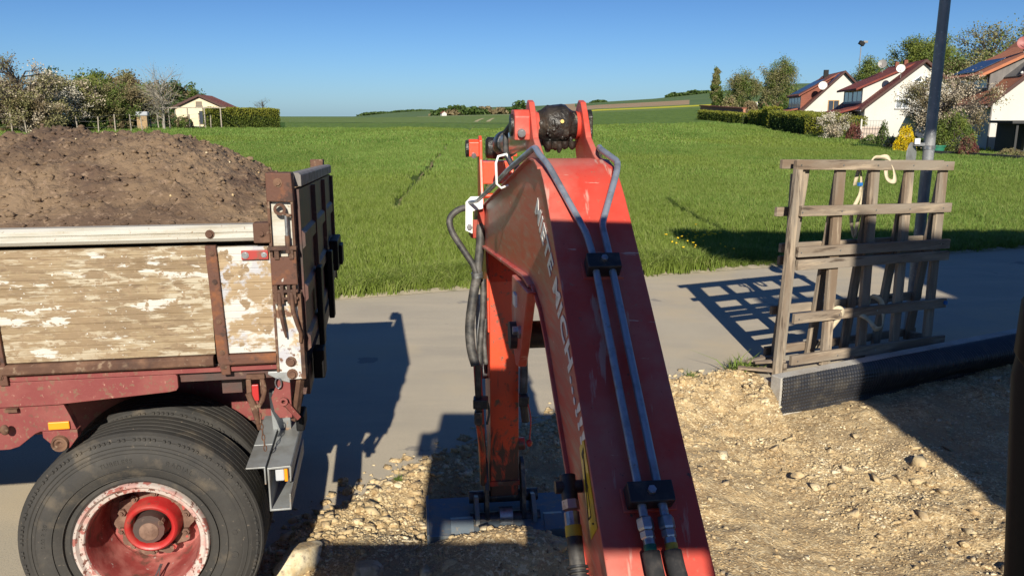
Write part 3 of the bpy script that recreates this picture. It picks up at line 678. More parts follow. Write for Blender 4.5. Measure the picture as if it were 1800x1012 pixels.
def strap(pts, wd, label, col='strap', norm=(0, 1, 0)):
    pts = [Vector(p) for p in pts]
    vs = []
    def cr(i, t):
        a, b, c, d = pts[max(i-1, 0)], pts[i], pts[min(i+1, len(pts)-1)], pts[min(i+2, len(pts)-1)]
        return .5*((2*b)+(c-a)*t+(2*a-5*b+4*c-d)*t*t+(3*b-a-3*c+d)*t**3)
    sm = [cr(i, k/8) for i in range(len(pts)-1) for k in range(8)]+[pts[-1]]
    mb = MB()
    for i, p in enumerate(sm):
        d = (sm[min(i+1, len(sm)-1)]-sm[max(i-1, 0)]).normalized(); tw = .5*math.sin(i*.22)
        x = d.cross(Vector(norm)); x = x.normalized() if x.length > .2 else Vector((1, 0, 0))
        x = (x*math.cos(tw)+Vector(norm)*math.sin(tw))
        vs += [p-x*wd/2, p+x*wd/2]
    mb.raw(vs, [(2*i, 2*i+1, 2*i+3, 2*i+2) for i in range(len(sm)-1)])
    o = mb.build('webbing_strap', M[col], None, smooth=180); o.location = RO; o.rotation_euler = (0, 0, RA)
    s_ = o.modifiers.new('thickness', 'SOLIDIFY'); s_.thickness = .005; s_.offset = 0
    return tag(o, label, 'strap')
zt = 1.90-.035
strap([(1.10, .25, 1.28), (1.14, .23, 1.6), (1.16, .20, zt-.02), (1.22, .17, zt+.012), (1.29, .13, zt+.005), (1.33, .09, zt-.12), (1.30, .06, zt-.20), (1.24, .09, zt-.17), (1.26, .14, zt-.02)], .042, 'cream webbing strap looped over the top rail of the rack')
strap([(1.00, .24, 1.62), (1.03, .22, 1.78), (1.08, .23, 1.56), (1.01, .25, 1.36), (1.07, .25, 1.14), (1.09, .24, 1.30)], .035, 'cream webbing strap hanging down inside the rack')
strap([(.62, .10, .30), (.68, .06, .52), (.74, .02, .50), (.66, .08, .32), (.60, .16, .14)], .04, 'short cream strap end at the lower rail, left one')
strap([(.96, .03, .46), (1.06, .0, .40), (1.16, -.02, .30), (1.27, .0, .33), (1.29, .05, .52), (1.20, .10, .58), (1.22, .16, .42)], .05, 'cream webbing strap loop hanging from the lower rail')
build_each(MB().box((1.02, .205, 1.62), (1.07, .225, 1.65)).box((1.19, .03, .42), (1.22, .05, .48)), 'strap_label', M['blue'], rack)
# scrap slats lying at its foot
for i, (dx, dy, z, a, L, w_) in enumerate([(-.16, .16, .03, 12, .34, .05), (-.22, .02, .065, -8, .30, .06), (-.12, .22, .095, 30, .36, .045), (-.08, .06, .12, 5, .28, .05), (-.2, .3, .02, 50, .3, .05)]):
    c = RO+Vector((dx, dy, z)); d = Vector((math.cos(math.radians(a)), math.sin(math.radians(a)), rnd.uniform(-.06, .06)))*L/2
    o = MB().bar(c-d, c+d, w_, .02).build('wood_slat', M['wood_h'], None, bevel=.002)
    tag(o, ['lowest scrap slat of the small pile at the left foot of the rack', 'scrap slat sticking out furthest left of the small pile by the rack', 'topmost scrap slat of the small pile by the rack, partly on the others', 'scrap slat next to the rack leg, lying along the rack', 'scrap slat lying crosswise at the back of the small pile by the rack'][i], 'slat', 'scrap slats at the foot of the rack')

# ============================================================ LAMP POLE WITH A SMALL BOX
PL = Vector((4.18, 8.10, 0))
pole = thing('street_pole', 'tall round grey metal pole rising behind the right end of the timber rack', 'pole', PL)
MB().tube([(0, 0, -.2), (0, 0, 1.2), (0, 0, 6.5)], .062, 20, rs=[.055, .054, .046]).build('shaft', M['pole'], pole, smooth=60)
MB().lathe([(-.006, .054), (-.006, .060), (.03, .060), (.03, .054)], (0, 0, 1.93), (0, 0, 1), 20).build('collar', M['steel'], pole, smooth=40)
MB().bar((-.16, 0, 1.97), (0, 0, 1.97), .025, .03).build('bracket', M['steel'], pole)
PB = thing('sign_plate', 'small grey round backed plate clamped on the left of the pole', 'plate', PL+Vector((-.16, .02, 1.86)))
MB().lathe([(-.008, .001), (-.008, .13), (.008, .13), (.008, .001)], (0, 0, 0), (.72, -.69, 0), 24).build('plate', mat('back_of_sign', (.33, .34, .33), .5, .4, layers=(((.22, .22, .21), 9, .55, .1),)), PB, smooth=30)
MB().box((.0, -.05, .11), (.055, -.025, .17)).build('white_box', M['white_paint'], PB, bevel=.006)

# ============================================================ TRAILER (u along its side towards the tail, w into depth, z up)
TA = math.radians(9.4); TO = Vector((-.86, 3.15, 0)); LEN = 4.6; WID = 2.2
T = thing('tipping_trailer', 'old flatbed tipping trailer with peeling white side board and red chassis', 'trailer', TO, TA)
def bolt(mb, p, r=.012, h=.012, ax=(0, -1, 0)):
    p = Vector(p); a = Vector(ax); mb.lathe([(-.001, .001), (-.001, r*1.6), (.003, r*1.6), (.003, r), (h, r), (h, .001)], p, a, 12)
# side board: slightly ribbed aluminium boards with peeled paint
def board(u0, u1, z0, z1, name, mt, ribs=15):
    mb = MB(); n = ribs
    prof = []; hh = (z1-z0)/n
    for i in range(n):
        b = z0+i*hh; dp = .0042 if i % 5 == 0 else .0016; prof += [(b+.0006, dp), (b+.003, .0), (b+hh-.003, .0), (b+hh-.0006, .0042 if (i+1) % 5 == 0 else .0016)]
    vs = [(u, q, z) for u in (u0, u1) for z, q in prof]; m = len(prof)
    fs = [(i, i+1, m+i+1, m+i) for i in range(m-1)]
    mb.raw(vs, fs); mb.box((u0, .0065, z0), (u1, .035, z1))
    return mb.build(name, mt, T)
SB = board(-1.142, -.345, 1.318, 1.762, 'side_board', M['peel'])
board(-.312, -.106, 1.318, 1.755, 'side_board', M['peel_end'])
board(-2.05, -1.176, 1.318, 1.762, 'side_board', M['peel'])
board(-3.2, -2.08, 1.318, 1.762, 'side_board', M['peel'])
board(-LEN, -3.23, 1.318, 1.762, 'side_board', M['peel'])
# top rail: extruded aluminium section with a groove
pr = [(0, 1.778), (-.012, 1.782), (-.022, 1.795), (-.022, 1.812), (-.016, 1.815), (-.022, 1.819), (-.022, 1.835), (-.012, 1.846), (.036, 1.846), (.036, 1.778)]
TR = MB().prism([(a, b) for a, b in pr], lambda p, q, h: (h, p, q), -LEN, -.158).build('top_rail', M['alu'], T, smooth=25)
mb = MB(); bolt(mb, (-.325, -.022, 1.812), .011)
for u in (-1.15, -1.9): bolt(mb, (u, -.022, 1.812), .011)
build_each(mb, 'rail_bolt', M['rust'], T, smooth=30)
e_ = MB().box((-.162, -.028, 1.772), (-.098, .04, 1.852)).build('rail_end_bracket', M['rust'], T, bevel=.005)
mb = MB(); bolt(mb, (-.130, -.028, 1.812), .010); build_each(mb, 'bolt', M['rust'], e_, smooth=30)
# stakes
for u in (-.328, -1.159, -2.065, -3.215):
    st_ = MB().prism([(-.022, 1.765), (.020, 1.765), (.026, 1.235), (-.008, 1.235), (-.020, 1.30)], lambda p, q, h: (u+p+(.012*(1.765-q)/.5), h, q), -.016, .01).build('stake', M['rust_white'], T, bevel=.003)
    mb = MB()
    for z in (1.735, 1.62, 1.46, 1.33, 1.27): bolt(mb, (u+.002+.012*(1.765-z)/.5, -.016, z), .007, .006)
    build_each(mb, 'rivet', M['rust'], st_, smooth=30)
# lower rusty rails
for (a, b) in ((-1.142, -.352), (-.305, -.106), (-2.05, -1.176), (-LEN, -2.08)):
    MB().prism([(-.012, 1.272), (-.02, 1.280), (-.02, 1.308), (-.010, 1.316), (.03, 1.316), (.03, 1.272)], lambda p, q, h: (h, p, q), a, b).build('lower_rail', M['rust_white'] if a > -.4 else M['rust'], T, bevel=.002)
# red floor edge and chassis
MB().prism([(.0, 1.245), (.0, 1.262), (.03, 1.262), (.03, 1.245)], lambda p, q, h: (h, p, q), -LEN, -.11).build('floor_edge', M['maroon'], T)
MB().box((-LEN, .03, 1.20), (-.03, WID-.03, 1.27)).build('floor_panel', M['maroon_dark'], T)
lip = [(-LEN, 1.243), (-.505, 1.243), (-.499, 1.235), (-.499, 1.188), (-.507, 1.175), (-.535, 1.170), (-.96, 1.142), (-LEN, 1.142)]
MB().prism(lip, lambda p, q, h: (p, h, q), -.002, .02).build('fender_lip', M['maroon'], T, bevel=.002)
ch = [(-LEN, 1.146), (-.95, 1.146), (-.945, 1.118), (-.90, 1.118), (-.895, 1.135), (-.15, 1.190), (-.15, 1.03), (-1.04, 1.03), (-1.06, 1.022), (-1.125, .972), (-1.16, .962), (-LEN, .955)]
ch = [(-LEN, 1.20), (-.06, 1.20), (-.06, 1.03), (-1.04, 1.03), (-1.06, 1.022), (-1.125, .972), (-1.16, .962), (-LEN, .955)]
ch = [(-LEN, 1.20), (-.03, 1.20), (-.03, 1.03), (-.10, .99), (-.16, .80), (-LEN, .76)]
MB().prism(ch, lambda p, q, h: (p, h, q), .60, .63).build('side_girder', M['maroon'], T, bevel=.002)
MB().prism([(-LEN, 1.146), (-.945, 1.146), (-.922, 1.085), (-.905, 1.03), (-1.04, 1.028), (-1.06, 1.020), (-1.125, .970), (-1.16, .960), (-LEN, .953)], lambda p, q, h: (p, h, q), .012, .05).build('side_plate', M['maroon'], T, bevel=.002)
for w0 in (.75, 1.5):
    MB().box((-LEN, w0, .88), (-.10, w0+.09, 1.20)).build('frame_girder', M['maroon_dark'], T)
for u in (-.35, -1.6, -2.9): MB().box((u, .1, 1.12), (u+.08, WID-.1, 1.18)).build('cross_beam', M['maroon_dark'], T)
MB().box((-1.005, .001, 1.036), (-.926, .012, 1.068)).build('side_reflector', M['amber'], T, bevel=.003)
# bracket with round bush below the girder
br = MB().prism([(-1.03, 1.03), (-.90, 1.03), (-.90, 1.0), (-.935, .955), (-.955, .950), (-.985, .955), (-1.03, 1.005)], lambda p, q, h: (p, h, q), .004, .05).build('spring_bracket', M['maroon'], T, bevel=.002)
MB().lathe([(0, .001), (.012, .012), (.010, .020), (.016, .024), (.016, .031), (0, .034)], (-.968, .004, .978), (0, -1, 0), 20).build('bush', M['rust'], br, smooth=30)
mb = MB(); mb.tube([(-1.25, .0, 1.055), (-1.155, -.03, 1.06)], .009, 8); mb.ball((-1.15, -.03, 1.06), .017, 10, (1, .6, 1.3)); mb.build('pull_knob', M['rust'], T, smooth=60)
MB().box((-1.15, -.01, 1.122), (-1.105, .01, 1.135)).build('small_hinge', M['rust'], T)
# rear corner post
def xz(poly, a, b): return MB().prism(poly, lambda p, q, h: (p, h, q), a, b)
xz([(-.108, 1.235), (-.104, 2.045), (-.098, 2.045), (-.098, 1.235)], -.012, .06).build('post_flange', M['rust'], T)
cp = xz([(-.098, 1.198), (-.098, 1.56), (-.09, 1.56), (-.012, 1.56), (-.008, 1.198)], -.006, .05).build('corner_post', M['peel_white'], T, bevel=.003)
xz([(-.096, 1.56), (-.096, 2.0), (-.008, 2.0), (-.008, 1.56)], .004, .06).build('corner_post', M['alu'], T)
xz([(-.010, 1.20), (-.010, 1.56), (.004, 1.56), (.006, 1.20)], -.012, .08).build('post_edge', M['rust'], T)
mb = MB(); bolt(mb, (-.05, -.006, 1.275), .014, .014); bolt(mb, (-.048, -.006, 1.222), .014, .014); build_each(mb, 'post_bolt', M['rust'], T, smooth=30)
tb = xz([(-.104, 1.935), (-.104, 2.045), (-.006, 2.045), (-.002, 1.93)], -.022, .075).build('top_bracket', M['rust_white'], T, bevel=.004)
mb = MB(); bolt(mb, (-.058, -.022, 2.008), .011, .01); build_each(mb, 'bolt', M['rust'], tb, smooth=30)
for u in (-.010, -.1):
    MB().box((u-.004, -.02, 1.60), (u+.006, .05, 1.935)).build('post_rib', M['rust'], T)
# hook and rod
mb = MB(); mb.lathe([(-.006, .013), (-.006, .024), (.006, .024), (.006, .013)], (-.055, -.03, 1.905), (0, 1, 0), 16, closed=True)
mb.tube([(-.04, -.03, 1.888), (-.028, -.03, 1.88), (-.012, -.03, 1.88)], .006, 8)
mb.build('eye_hook', M['rust'], T, smooth=40)
mb = MB(); mb.cyl((-.033, -.028, 1.885), (-.033, -.028, 1.80), .007, 10); mb.build('bright_rod', M['steel'], T, smooth=40)
mb = MB(); mb.cyl((-.033, -.028, 1.80), (-.033, -.028, 1.73), .010, 10); mb.build('rod_sleeve', M['rust'], T, smooth=40)
xz([(-.112, 1.742), (-.112, 1.756), (.0, 1.756), (.0, 1.742)], -.035, .02).build('latch_bar', M['rust'], T, bevel=.002)
for u in (-.078, -.022):
    MB().box((u-.009, -.03, 1.705), (u+.009, .0, 1.745)).build('latch_lug', M['rust'], T, bevel=.002)
xz([(-.104, 1.60), (-.104, 1.712), (-.004, 1.712), (-.004, 1.60)], -.022, .05).build('post_plate', M['rust_white'], T, bevel=.004)
# red tab
rt = xz([(-.215, 1.705), (-.215, 1.742), (-.112, 1.742), (-.112, 1.705)], -.014, -.002).build('red_tab', mat('bright_worn_red', (.34, .035, .03), .5, layers=(((.18, .07, .045), 22, .58, .06),)), T, bevel=.002)
mb = MB(); bolt(mb, (-.20, -.014, 1.724), .009, .006); bolt(mb, (-.128, -.014, 1.724), .007, .006); build_each(mb, 'bolt', M['steel'], rt, smooth=30)
# hinge fingers and levers
mb = MB()
for u in (-.090, -.066, -.040, -.018):
    mb.box((u-.007, -.034, 1.525), (u+.007, .0, 1.60))
mb.cyl((-.102, -.026, 1.575), (-.004, -.026, 1.575), .008, 8); mb.cyl((-.102, -.026, 1.545), (-.004, -.026, 1.545), .007, 8)
mb.build('hinge', M['rust'], T, bevel=.002)
for pts in ([(-.078, -.03, 1.57), (-.076, -.045, 1.50), (-.066, -.042, 1.43), (-.060, -.03, 1.385)], [(-.030, -.03, 1.57), (-.026, -.048, 1.50), (-.012, -.046, 1.44), (-.002, -.03, 1.40), (-.006, -.02, 1.36)]):
    MB().tube(pts, .0075, 8, rs=[.009, .008, .007, .004] if len(pts) == 4 else [.009, .009, .008, .008, .007]).build('locking_lever', M['rust'], T, smooth=60)
# tailgate across the rear, seen from the side
tg = MB().box((-.012, .05, 1.30), (.014, WID-.02, 1.975)).build('tailgate', M['maroon_dark'], T)
for z in (1.34, 1.55, 1.77):
    MB().prism([(.014, z-.04), (.028, z-.025), (.028, z+.025), (.014, z+.04)], lambda p, q, h: (p, h, q), .06, WID-.03).build('tailgate_rib', M['maroon_dark'], tg)
for w0 in (.62, 1.30, 2.05):
    MB().box((.015, w0, 1.30), (.034, w0+.05, 1.97)).build('tailgate_rib', M['maroon_dark'], tg)
MB().prism([(-.03, 1.985), (.022, 1.985), (.022, 2.03), (.012, 2.04), (-.03, 2.04)], lambda p, q, h: (p, h, q), .085, WID-.02).build('tailgate_cap', M['cap'], tg, bevel=.003)
MB().box((-.10, WID-.16, 1.95), (-.02, WID-.02, 2.075)).build('far_bracket', M['rust'], T, bevel=.004)
build_each(MB().box((.028, 1.55, 1.42), (.075, 1.95, 1.60)).box((.075, 1.66, 1.44), (.095, 1.85, 1.56)), 'lock_box', M['cab'], tg, bevel=.006)
build_each(MB().box((.03, .45, 1.22), (.055, .56, 1.60)).box((.03, 1.2, 1.2), (.06, 1.30, 1.58)), 'lock_box', M['cab'], tg, bevel=.006)
MB().box((.01, .30, 1.10), (.06, .42, 1.24)).build('tail_hinge', M['cab'], T, bevel=.006)
MB().box((-.05, .2, 1.06), (.0, WID-.1, 1.2)).build('rear_beam', M['maroon_dark'], T)
# other walls
MB().box((-LEN, WID-.035, 1.27), (-.03, WID, 1.84)).build('far_side_board', M['peel'], T)
MB().box((-LEN-.03, 0, 1.2), (-LEN, WID, 1.95)).build('front_board', M['rust'], T)
# twist-lock hook and chain hanging near the wheel
mb = MB(); mb.box((-.235, -.004, 1.14), (-.215, .03, 1.205)); mb.box((-.180, -.004, 1.14), (-.162, .03, 1.205)); mb.box((-.235, .01, 1.20), (-.162, .03, 1.222)); mb.tube([(-.228, -.008, 1.15), (-.205, -.01, 1.08), (-.198, -.01, 1.02), (-.196, 0, .985)], .010, 8, rs=[.014, .016, .010, .007]); mb.tube([(-.168, -.004, 1.20), (-.160, -.02, 1.16), (-.172, -.02, 1.12), (-.19, -.01, 1.09)], .010, 8)
mb.build('container_hook', M['rust'], T, bevel=.002)
hr = MB().box((-.213, -.012, 1.115), (-.186, .0, 1.185)).build('red_block', M['hub_red'], T, bevel=.003)
mb = MB()
for i in range(7):
    c = Vector((-.188+.002*i, -.012, 1.05-.024*i)); a = i % 2*math.pi/2
    mb.tube([c+Vector((math.cos(a)*.006*math.cos(k), math.sin(a)*.006*math.cos(k), .014*math.sin(k))) for k in np.linspace(0, 2*math.pi, 9)], .0026, 6)
mb.build('chain', M['rust'], T, smooth=60)
mb = MB(); mb.tube([(-.105+.012*math.cos(k), -.02, 1.19+.022*math.sin(k)) for k in np.linspace(0, 2*math.pi, 17)], .003, 6); mb.build('ring', M['steel'], T, smooth=60)
xz([(-.145, 1.235), (-.06, 1.235), (-.06, 1.185), (-.105, 1.20), (-.145, 1.225)], -.008, .01).build('gusset', M['grey_steel'], T, bevel=.002)
xz([(-.14, 1.12), (-.105, 1.20), (-.06, 1.19), (-.06, 1.03), (-.11, 1.03), (-.13, 1.06)], .0, .03).build('gusset', M['maroon'], T, bevel=.002)
mb = MB(); mb.bar((-.085, -.01, 1.10), (-.04, .02, 1.02), .03, .02); mb.lathe([(0, .008), (0, .018), (.014, .018), (.014, .008)], (-.088, -.016, 1.11), (0, -1, 0), 14, closed=True); mb.build('support_arm', M['maroon'], T, bevel=.002)
MB().bar((-.02, .03, 1.19), (-.055, .05, 1.0), .03, .02).build('support_arm', M['rust'], T)
# under-run bumper with its lamp
bm_ = xz([(-.165, .648), (-.165, .842), (-.072, .846), (-.068, .838), (-.072, .775), (-.076, .775), (-.078, .836), (-.158, .834), (-.158, .656), (-.085, .656), (-.083, .72), (-.077, .72), (-.078, .648)], -.07, .52)
bumper = bm_.build('underrun_bumper', M['grey_steel'], T, bevel=.0015)
xz([(-.25, .842), (-.25, .848), (-.172, .848), (-.172, .77), (-.178, .77), (-.178, .842)], -.07, .16).build('bumper_angle', M['grey_steel'], T, bevel=.001)
xz([(-.25, .842), (-.25, .848), (-.172, .848), (-.172, .77), (-.178, .77), (-.178, .842)], .166, .52).build('bumper_angle', M['grey_steel'], T, bevel=.001)
MB().bar((-.15, .30, 1.05), (-.15, .36, .84), .08, .03).build('bumper_bracket', M['grey_steel'], T)
lp = MB().box((-.140, -.03, .762), (-.104, .04, .828)).build('marker_lamp', M['lens'], T, bevel=.005)
MB().box((-.103, -.035, .760), (-.089, .04, .829)).build('amber_lens', M['amber'], lp, bevel=.003)
MB().box((-.066, .16, .90), (-.03, .30, .97)).build('tail_lamp', M['cab'], T, bevel=.008)
# mud flap and wheels
def wheel(u, w0, outer):
    c = Vector((u, w0, .51)); r = .488
    wh = bpy.data.objects.new('wheel', None)
    # tyre
    prof = [(.012, .272), (.004, .282), (.006, .300), (-.008, .330), (-.016, .368), (-.012, .404), (-.010, .408), (-.012, .412), (-.004, .438), (-.007, .443), (-.004, .448), (.004, .461), (.002, .465), (.006, .469), (.014, .477), (.013, .482)]
    tw = .240
    tread = []
    for i in range(5):
        a = .024+i*(tw-.048)/5; b = a+(tw-.048)/5
        tread += [(a, .4885), (b-.007, .4885), (b-.006, .483), (b-.001, .483), (b, .4885)]
    prof = prof+tread+[(tw-h, q) for h, q in prof[::-1]]
    ty = MB().lathe(prof, c, (0, 1, 0), 110)
    obj = ty.build('tyre', M['tyre'], T, smooth=28)
    # shoulder sipes and moulded ring blocks
    mb = MB()
    for k in range(150):
        a = 2*math.pi*k/150; e = Vector((math.cos(a), 0, math.sin(a))); tn = Vector((-math.sin(a), 0, math.cos(a)))
        if k % 9 in (2, 5): continue
        p = c+e*.4645+Vector((0, .003, 0)); mb.bar(p-tn*.005, p+tn*.005, .012, .010, up=e)
    mb.build('tread_edge_blocks', M['tyre'], obj, local=True)['kind'] = 'stuff'
    if not outer: return obj
    mb = MB()
    mb.lathe([(-.004, .345), (-.018, .345), (-.018, .348), (-.004, .348)], c, (0, 1, 0), 100)
    mb.lathe([(-.0, .306), (-.012, .306), (-.012, .309), (-.0, .309)], c, (0, 1, 0), 100)
    mb.lathe([(-.0, .424), (-.0125, .424), (-.0125, .427), (-.0, .427)], c, (0, 1, 0), 100)
    mb.build('sidewall_ring', M['tyre'], obj, smooth=30)
    # rim
    rim = MB().lathe([(.02, .272), (-.006, .270), (-.012, .266), (-.010, .258), (.004, .248), (.008, .232), (.016, .228)], c, (0, 1, 0), 96).build('rim', M['rim_white'], T, smooth=35)
    MB().lathe([(.016, .228), (.03, .222), (.12, .219), (.19, .214), (.215, .206), (.235, .20)], c, (0, 1, 0), 96).build('barrel', M['rim_red'], rim, smooth=50)
    # disc with hand holes and scalloped bolt plate
    MB().lathe([(.236, .203), (.25, .20), (.25, .11)], c, (0, 1, 0), 64).build('wheel_disc', M['rim_red'], rim, smooth=30)
    mb = MB(); n = 10; pts = []
    for k in range(n*6):
        a = 2*math.pi*k/(n*6); rr = .158+.012*math.cos(a*n); pts.append((c.x+rr*math.cos(a), c.z+rr*math.sin(a)))
    mb.prism(pts, lambda p, q, h: (p, h, q), c.y+.195, c.y+.22); mb.build('bolt_plate', M['hub_brown'], rim, smooth=30)
    mb = MB()
    for k in range(10):
        a = 2*math.pi*(k+.35)/10; p = c+Vector((math.cos(a)*.140, .195, math.sin(a)*.140)); mb.lathe([(0, .001), (0, .0165), (.017, .0165), (.018, .008), (.027, .008), (.027, .001)], p, (0, -1, 0), 6)
    build_each(mb, 'wheel_nut', M['hub_brown'], rim, smooth=30)
    MB().lathe([(.20, .120), (.14, .112), (.128, .108), (.122, .100), (.125, .090), (.138, .083), (.19, .078)], c, (0, 1, 0), 64).build('hub_ring', M['hub_red'], rim, smooth=50)
    MB().lathe([(.11, .079), (.065, .058), (.055, .052), (.03, .048), (.022, .044), (.012, .040), (.010, .036), (.0095, .001)], c+Vector((0, .085, 0)), (0, 1, 0), 40).build('hub_cap', M['hub_brown'], rim, smooth=35)
    mb = MB(); p = c+Vector((.05, .13, .035)); mb.cyl(p, p+Vector((0, -.03, 0)), .013, 6); mb.build('hub_bolt', M['hub_brown'], rim)
    mb = MB(); mb.tube([c+Vector((.028, .12, -.17)), c+Vector((.02, .07, -.19)), c+Vector((.012, .03, -.205))], .004, 8); mb.tube([c+Vector((.034, .12, -.17)), c+Vector((.03, .09, -.182)), c+Vector((.034, .06, -.2))], .003, 8)
    mb.build('valve_stem', M['steel'], rim, smooth=60)
    return obj
def text_mesh(txt, size, ext, shear=0., spacing=1., bold=0.):
    cu = bpy.data.curves.new('t', 'FONT'); cu.body = txt; cu.size = size; cu.extrude = ext; cu.shear = shear; cu.space_character = spacing; cu.offset = bold
    cu.align_x = 'CENTER'; cu.align_y = 'CENTER'; cu.resolution_u = 3
    o = bpy.data.objects.new('t', cu); C.objects.link(o); bpy.context.view_layer.update()
    me = bpy.data.meshes.new_from_object(o.evaluated_get(bpy.context.evaluated_depsgraph_get()))
    vs = [v.co.copy() for v in me.vertices]; fs = [tuple(f.vertices) for f in me.polygons]
    bpy.data.objects.remove(o); bpy.data.curves.remove(cu); return vs, fs
t_out = wheel(-.70, .0, True)
def arc_text(txt, a0, rr, size, name='moulded_letters'):
    """raised letters following the sidewall; a0 is the middle angle, in degrees anticlockwise from the right"""
    vs, fs = text_mesh(txt, size, .0016, spacing=1.15); c = Vector((-.70, 0, .51)); out = []
    for v in vs:
        ang = math.radians(a0)-v.x/rr; q = rr+v.y
        out.append((c.x+math.cos(ang)*q, -.0155+v.z*1.0+.0, c.z+math.sin(ang)*q))
    MB().raw(out, fs).build(name, M['tyre'], t_out)
arc_text('RADIAL', 62, .378, .030); arc_text('TUBELESS', 100, .378, .027); arc_text('O', -12, .375, .045); arc_text('O', 4, .375, .032); arc_text('10.00 R 20', 170, .378, .024)
wheel(-.70, .295, False)
wheel(-.70, WID-.58, False); wheel(-.70, WID-.27, False)
MB().cyl((-.70, .1, .52), (-.70, WID-.1, .52), .065, 14).build('axle', M['maroon_dark'], T, smooth=40)
MB().box((-1.15, .62, .72), (-.25, .70, .80)).build('leaf_spring', M['maroon_dark'], T)
# a second axle further forward, beyond the frame
MB().box((-3.6, .3, .5), (-3.4, WID-.3, .9)).build('tool_box', M['maroon_dark'], T)
for u in (-3.3,):
    for w0 in (.0, WID-.27):
        MB().lathe([(.0, .02), (0, .27), (-.01, .3), (-.012, .44), (.012, .51), (.26, .51), (.27, .3), (.27, .02)], (u, w0, .50), (0, 1, 0), 60).build('wheel', M['tyre'], T, smooth=30)

# ---- the heap of soil lying in the trailer (a load: a thing of its own)
def soil():
    st = .0125
    us = np.arange(-LEN+.02, -.03, st); ws = np.arange(.045, WID-.045, st); U, W_ = np.meshgrid(us, ws, indexing='ij')
    rim = 1.80+.02*fbm(U*2, W_*2, 2, 5)
    cu = np.interp(U, [-LEN, -3.5, -2.4, -1.9, -1.54, -1.25, -.93, -.65, -.46, -.32, -.18, -.03], [1.9, 2.05, 2.10, 2.13, 2.185, 2.225, 2.22, 2.20, 2.15, 2.08, 2.01, 1.90])
    cu = cu+.012*fbm(U*5, U*0, 3, 6)
    t = np.clip((W_-.045)/(1.08-.045), 0, 1); t2 = np.clip((WID-.045-W_)/(WID-.045-1.15), 0, 1)
    sh = np.where(W_ < 1.11, np.sin(t*math.pi/2)**.85, np.sin(t2*math.pi/2)**.8)
    Z = rim+(cu-rim)*sh
    g = np.clip(sh*3, .15, 1)
    Z = Z+g*(.060*fbm(U*2.6, W_*2.6, 4, 61)+.035*np.abs(fbm(U*6, W_*6, 4, 62, .6))*2-.02+.040*np.maximum(fbm(U*14, W_*14, 4, 66, .65), -.06)+.040*np.maximum(fbm(U*38, W_*38, 3, 63, .65), -.05)*(.4+1.6*vnoise(U*4, W_*4, 64)))
    I = np.arange(U.size).reshape(U.shape); F = np.stack([I[:-1, :-1], I[1:, :-1], I[1:, 1:], I[:-1, 1:]], -1).reshape(-1, 4)
    V = np.stack([U, W_, Z], -1)
    # skirt down to the trailer floor
    o = thing('soil_heap', 'big heap of brown topsoil loaded in the trailer', 'soil heap', TO+Vector((0, 0, 0)), TA)
    np_mesh('heap_surface', V.reshape(-1, 3), F, M['soil'], o, smooth=True)
    g_ = np.random.default_rng(77); n = 9000
    iu = g_.integers(2, U.shape[0]-2, n); iw = g_.integers(2, U.shape[1]-2, n)
    k = len(IV); s = .003+.013*g_.uniform(0, 1, n)**3.0
    VV = IV[None]*(1+g_.uniform(-.3, .3, (n, k)))[..., None]*np.stack([s*1.2, s, s*.8], -1)[:, None, :]+V[iu, iw][:, None, :]+np.array([0, 0, .001])
    FF = IF[None]+(np.arange(n)*k)[:, None, None]
    c = np_mesh('clods', VV.reshape(-1, 3), FF.reshape(-1, 3), M['soil'], o); c['kind'] = 'stuff'
    g2 = g_.integers(0, n, 90)
    VV = IV[None]*(1+g_.uniform(-.3, .3, (90, k)))[..., None]*(.003+.004*g_.uniform(0, 1, 90))[:, None, None]+V[iu[g2], iw[g2]][:, None, :]+np.array([0, 0, .004])
    c = np_mesh('pebbles', VV.reshape(-1, 3), (IF[None]+(np.arange(90)*k)[:, None, None]).reshape(-1, 3), M['stone'], o); c['kind'] = 'stuff'
soil()

def sink_far_side(o):
    for c in children(o):
        if c.type == 'MESH':
            for v in c.data.vertices:
                k = min(1, max(0, (v.co.z-1.05)/.12)); v.co.z -= .045*max(0, v.co.y-.03)*k
        sink_far_side(c)
sink_far_side(T); sink_far_side(bpy.data.objects['soil_heap'])

# ============================================================ EXCAVATOR (l across, s forward, z up in the plane of the arm)
AX = Matrix.Translation((.285, 1.36, 0)) @ Matrix.Rotation(math.radians(7), 4, 'Z')
EX = thing('excavator', 'red excavator arm reaching down to a blue grey bucket, seen from its cab', 'excavator', (.05, -.6, -.25))
def A_(): return MB(AX)
def B(mb, name, mt, parent=None, **k): return mb.build(name, mt, parent or EX, local=False, **k)
def lprism(poly, l0, l1, name, mt, parent=None, **k):
    return B(A_().prism(poly, lambda p, q, h: (h, p, q), l0, l1), name, mt, parent, **k)
top = [(-1.15, .36), (-.6, .895), (0., 1.408), (.25, 1.625), (.5, 1.846), (.666, 1.988), (.74, 2.050), (.80, 2.093), (.86, 2.122), (.93, 2.138), (1.02, 2.138), (1.12, 2.126), (1.66, 2.018), (2.30, 1.890), (2.86, 1.778)]
bot = [(-1.0, .15), (-.4, .74), (.186, 1.300), (.386, 1.425), (.60, 1.575), (.74, 1.675), (.85, 1.735), (1.0, 1.770), (1.15, 1.772), (2.3, 1.655), (2.96, 1.590)]
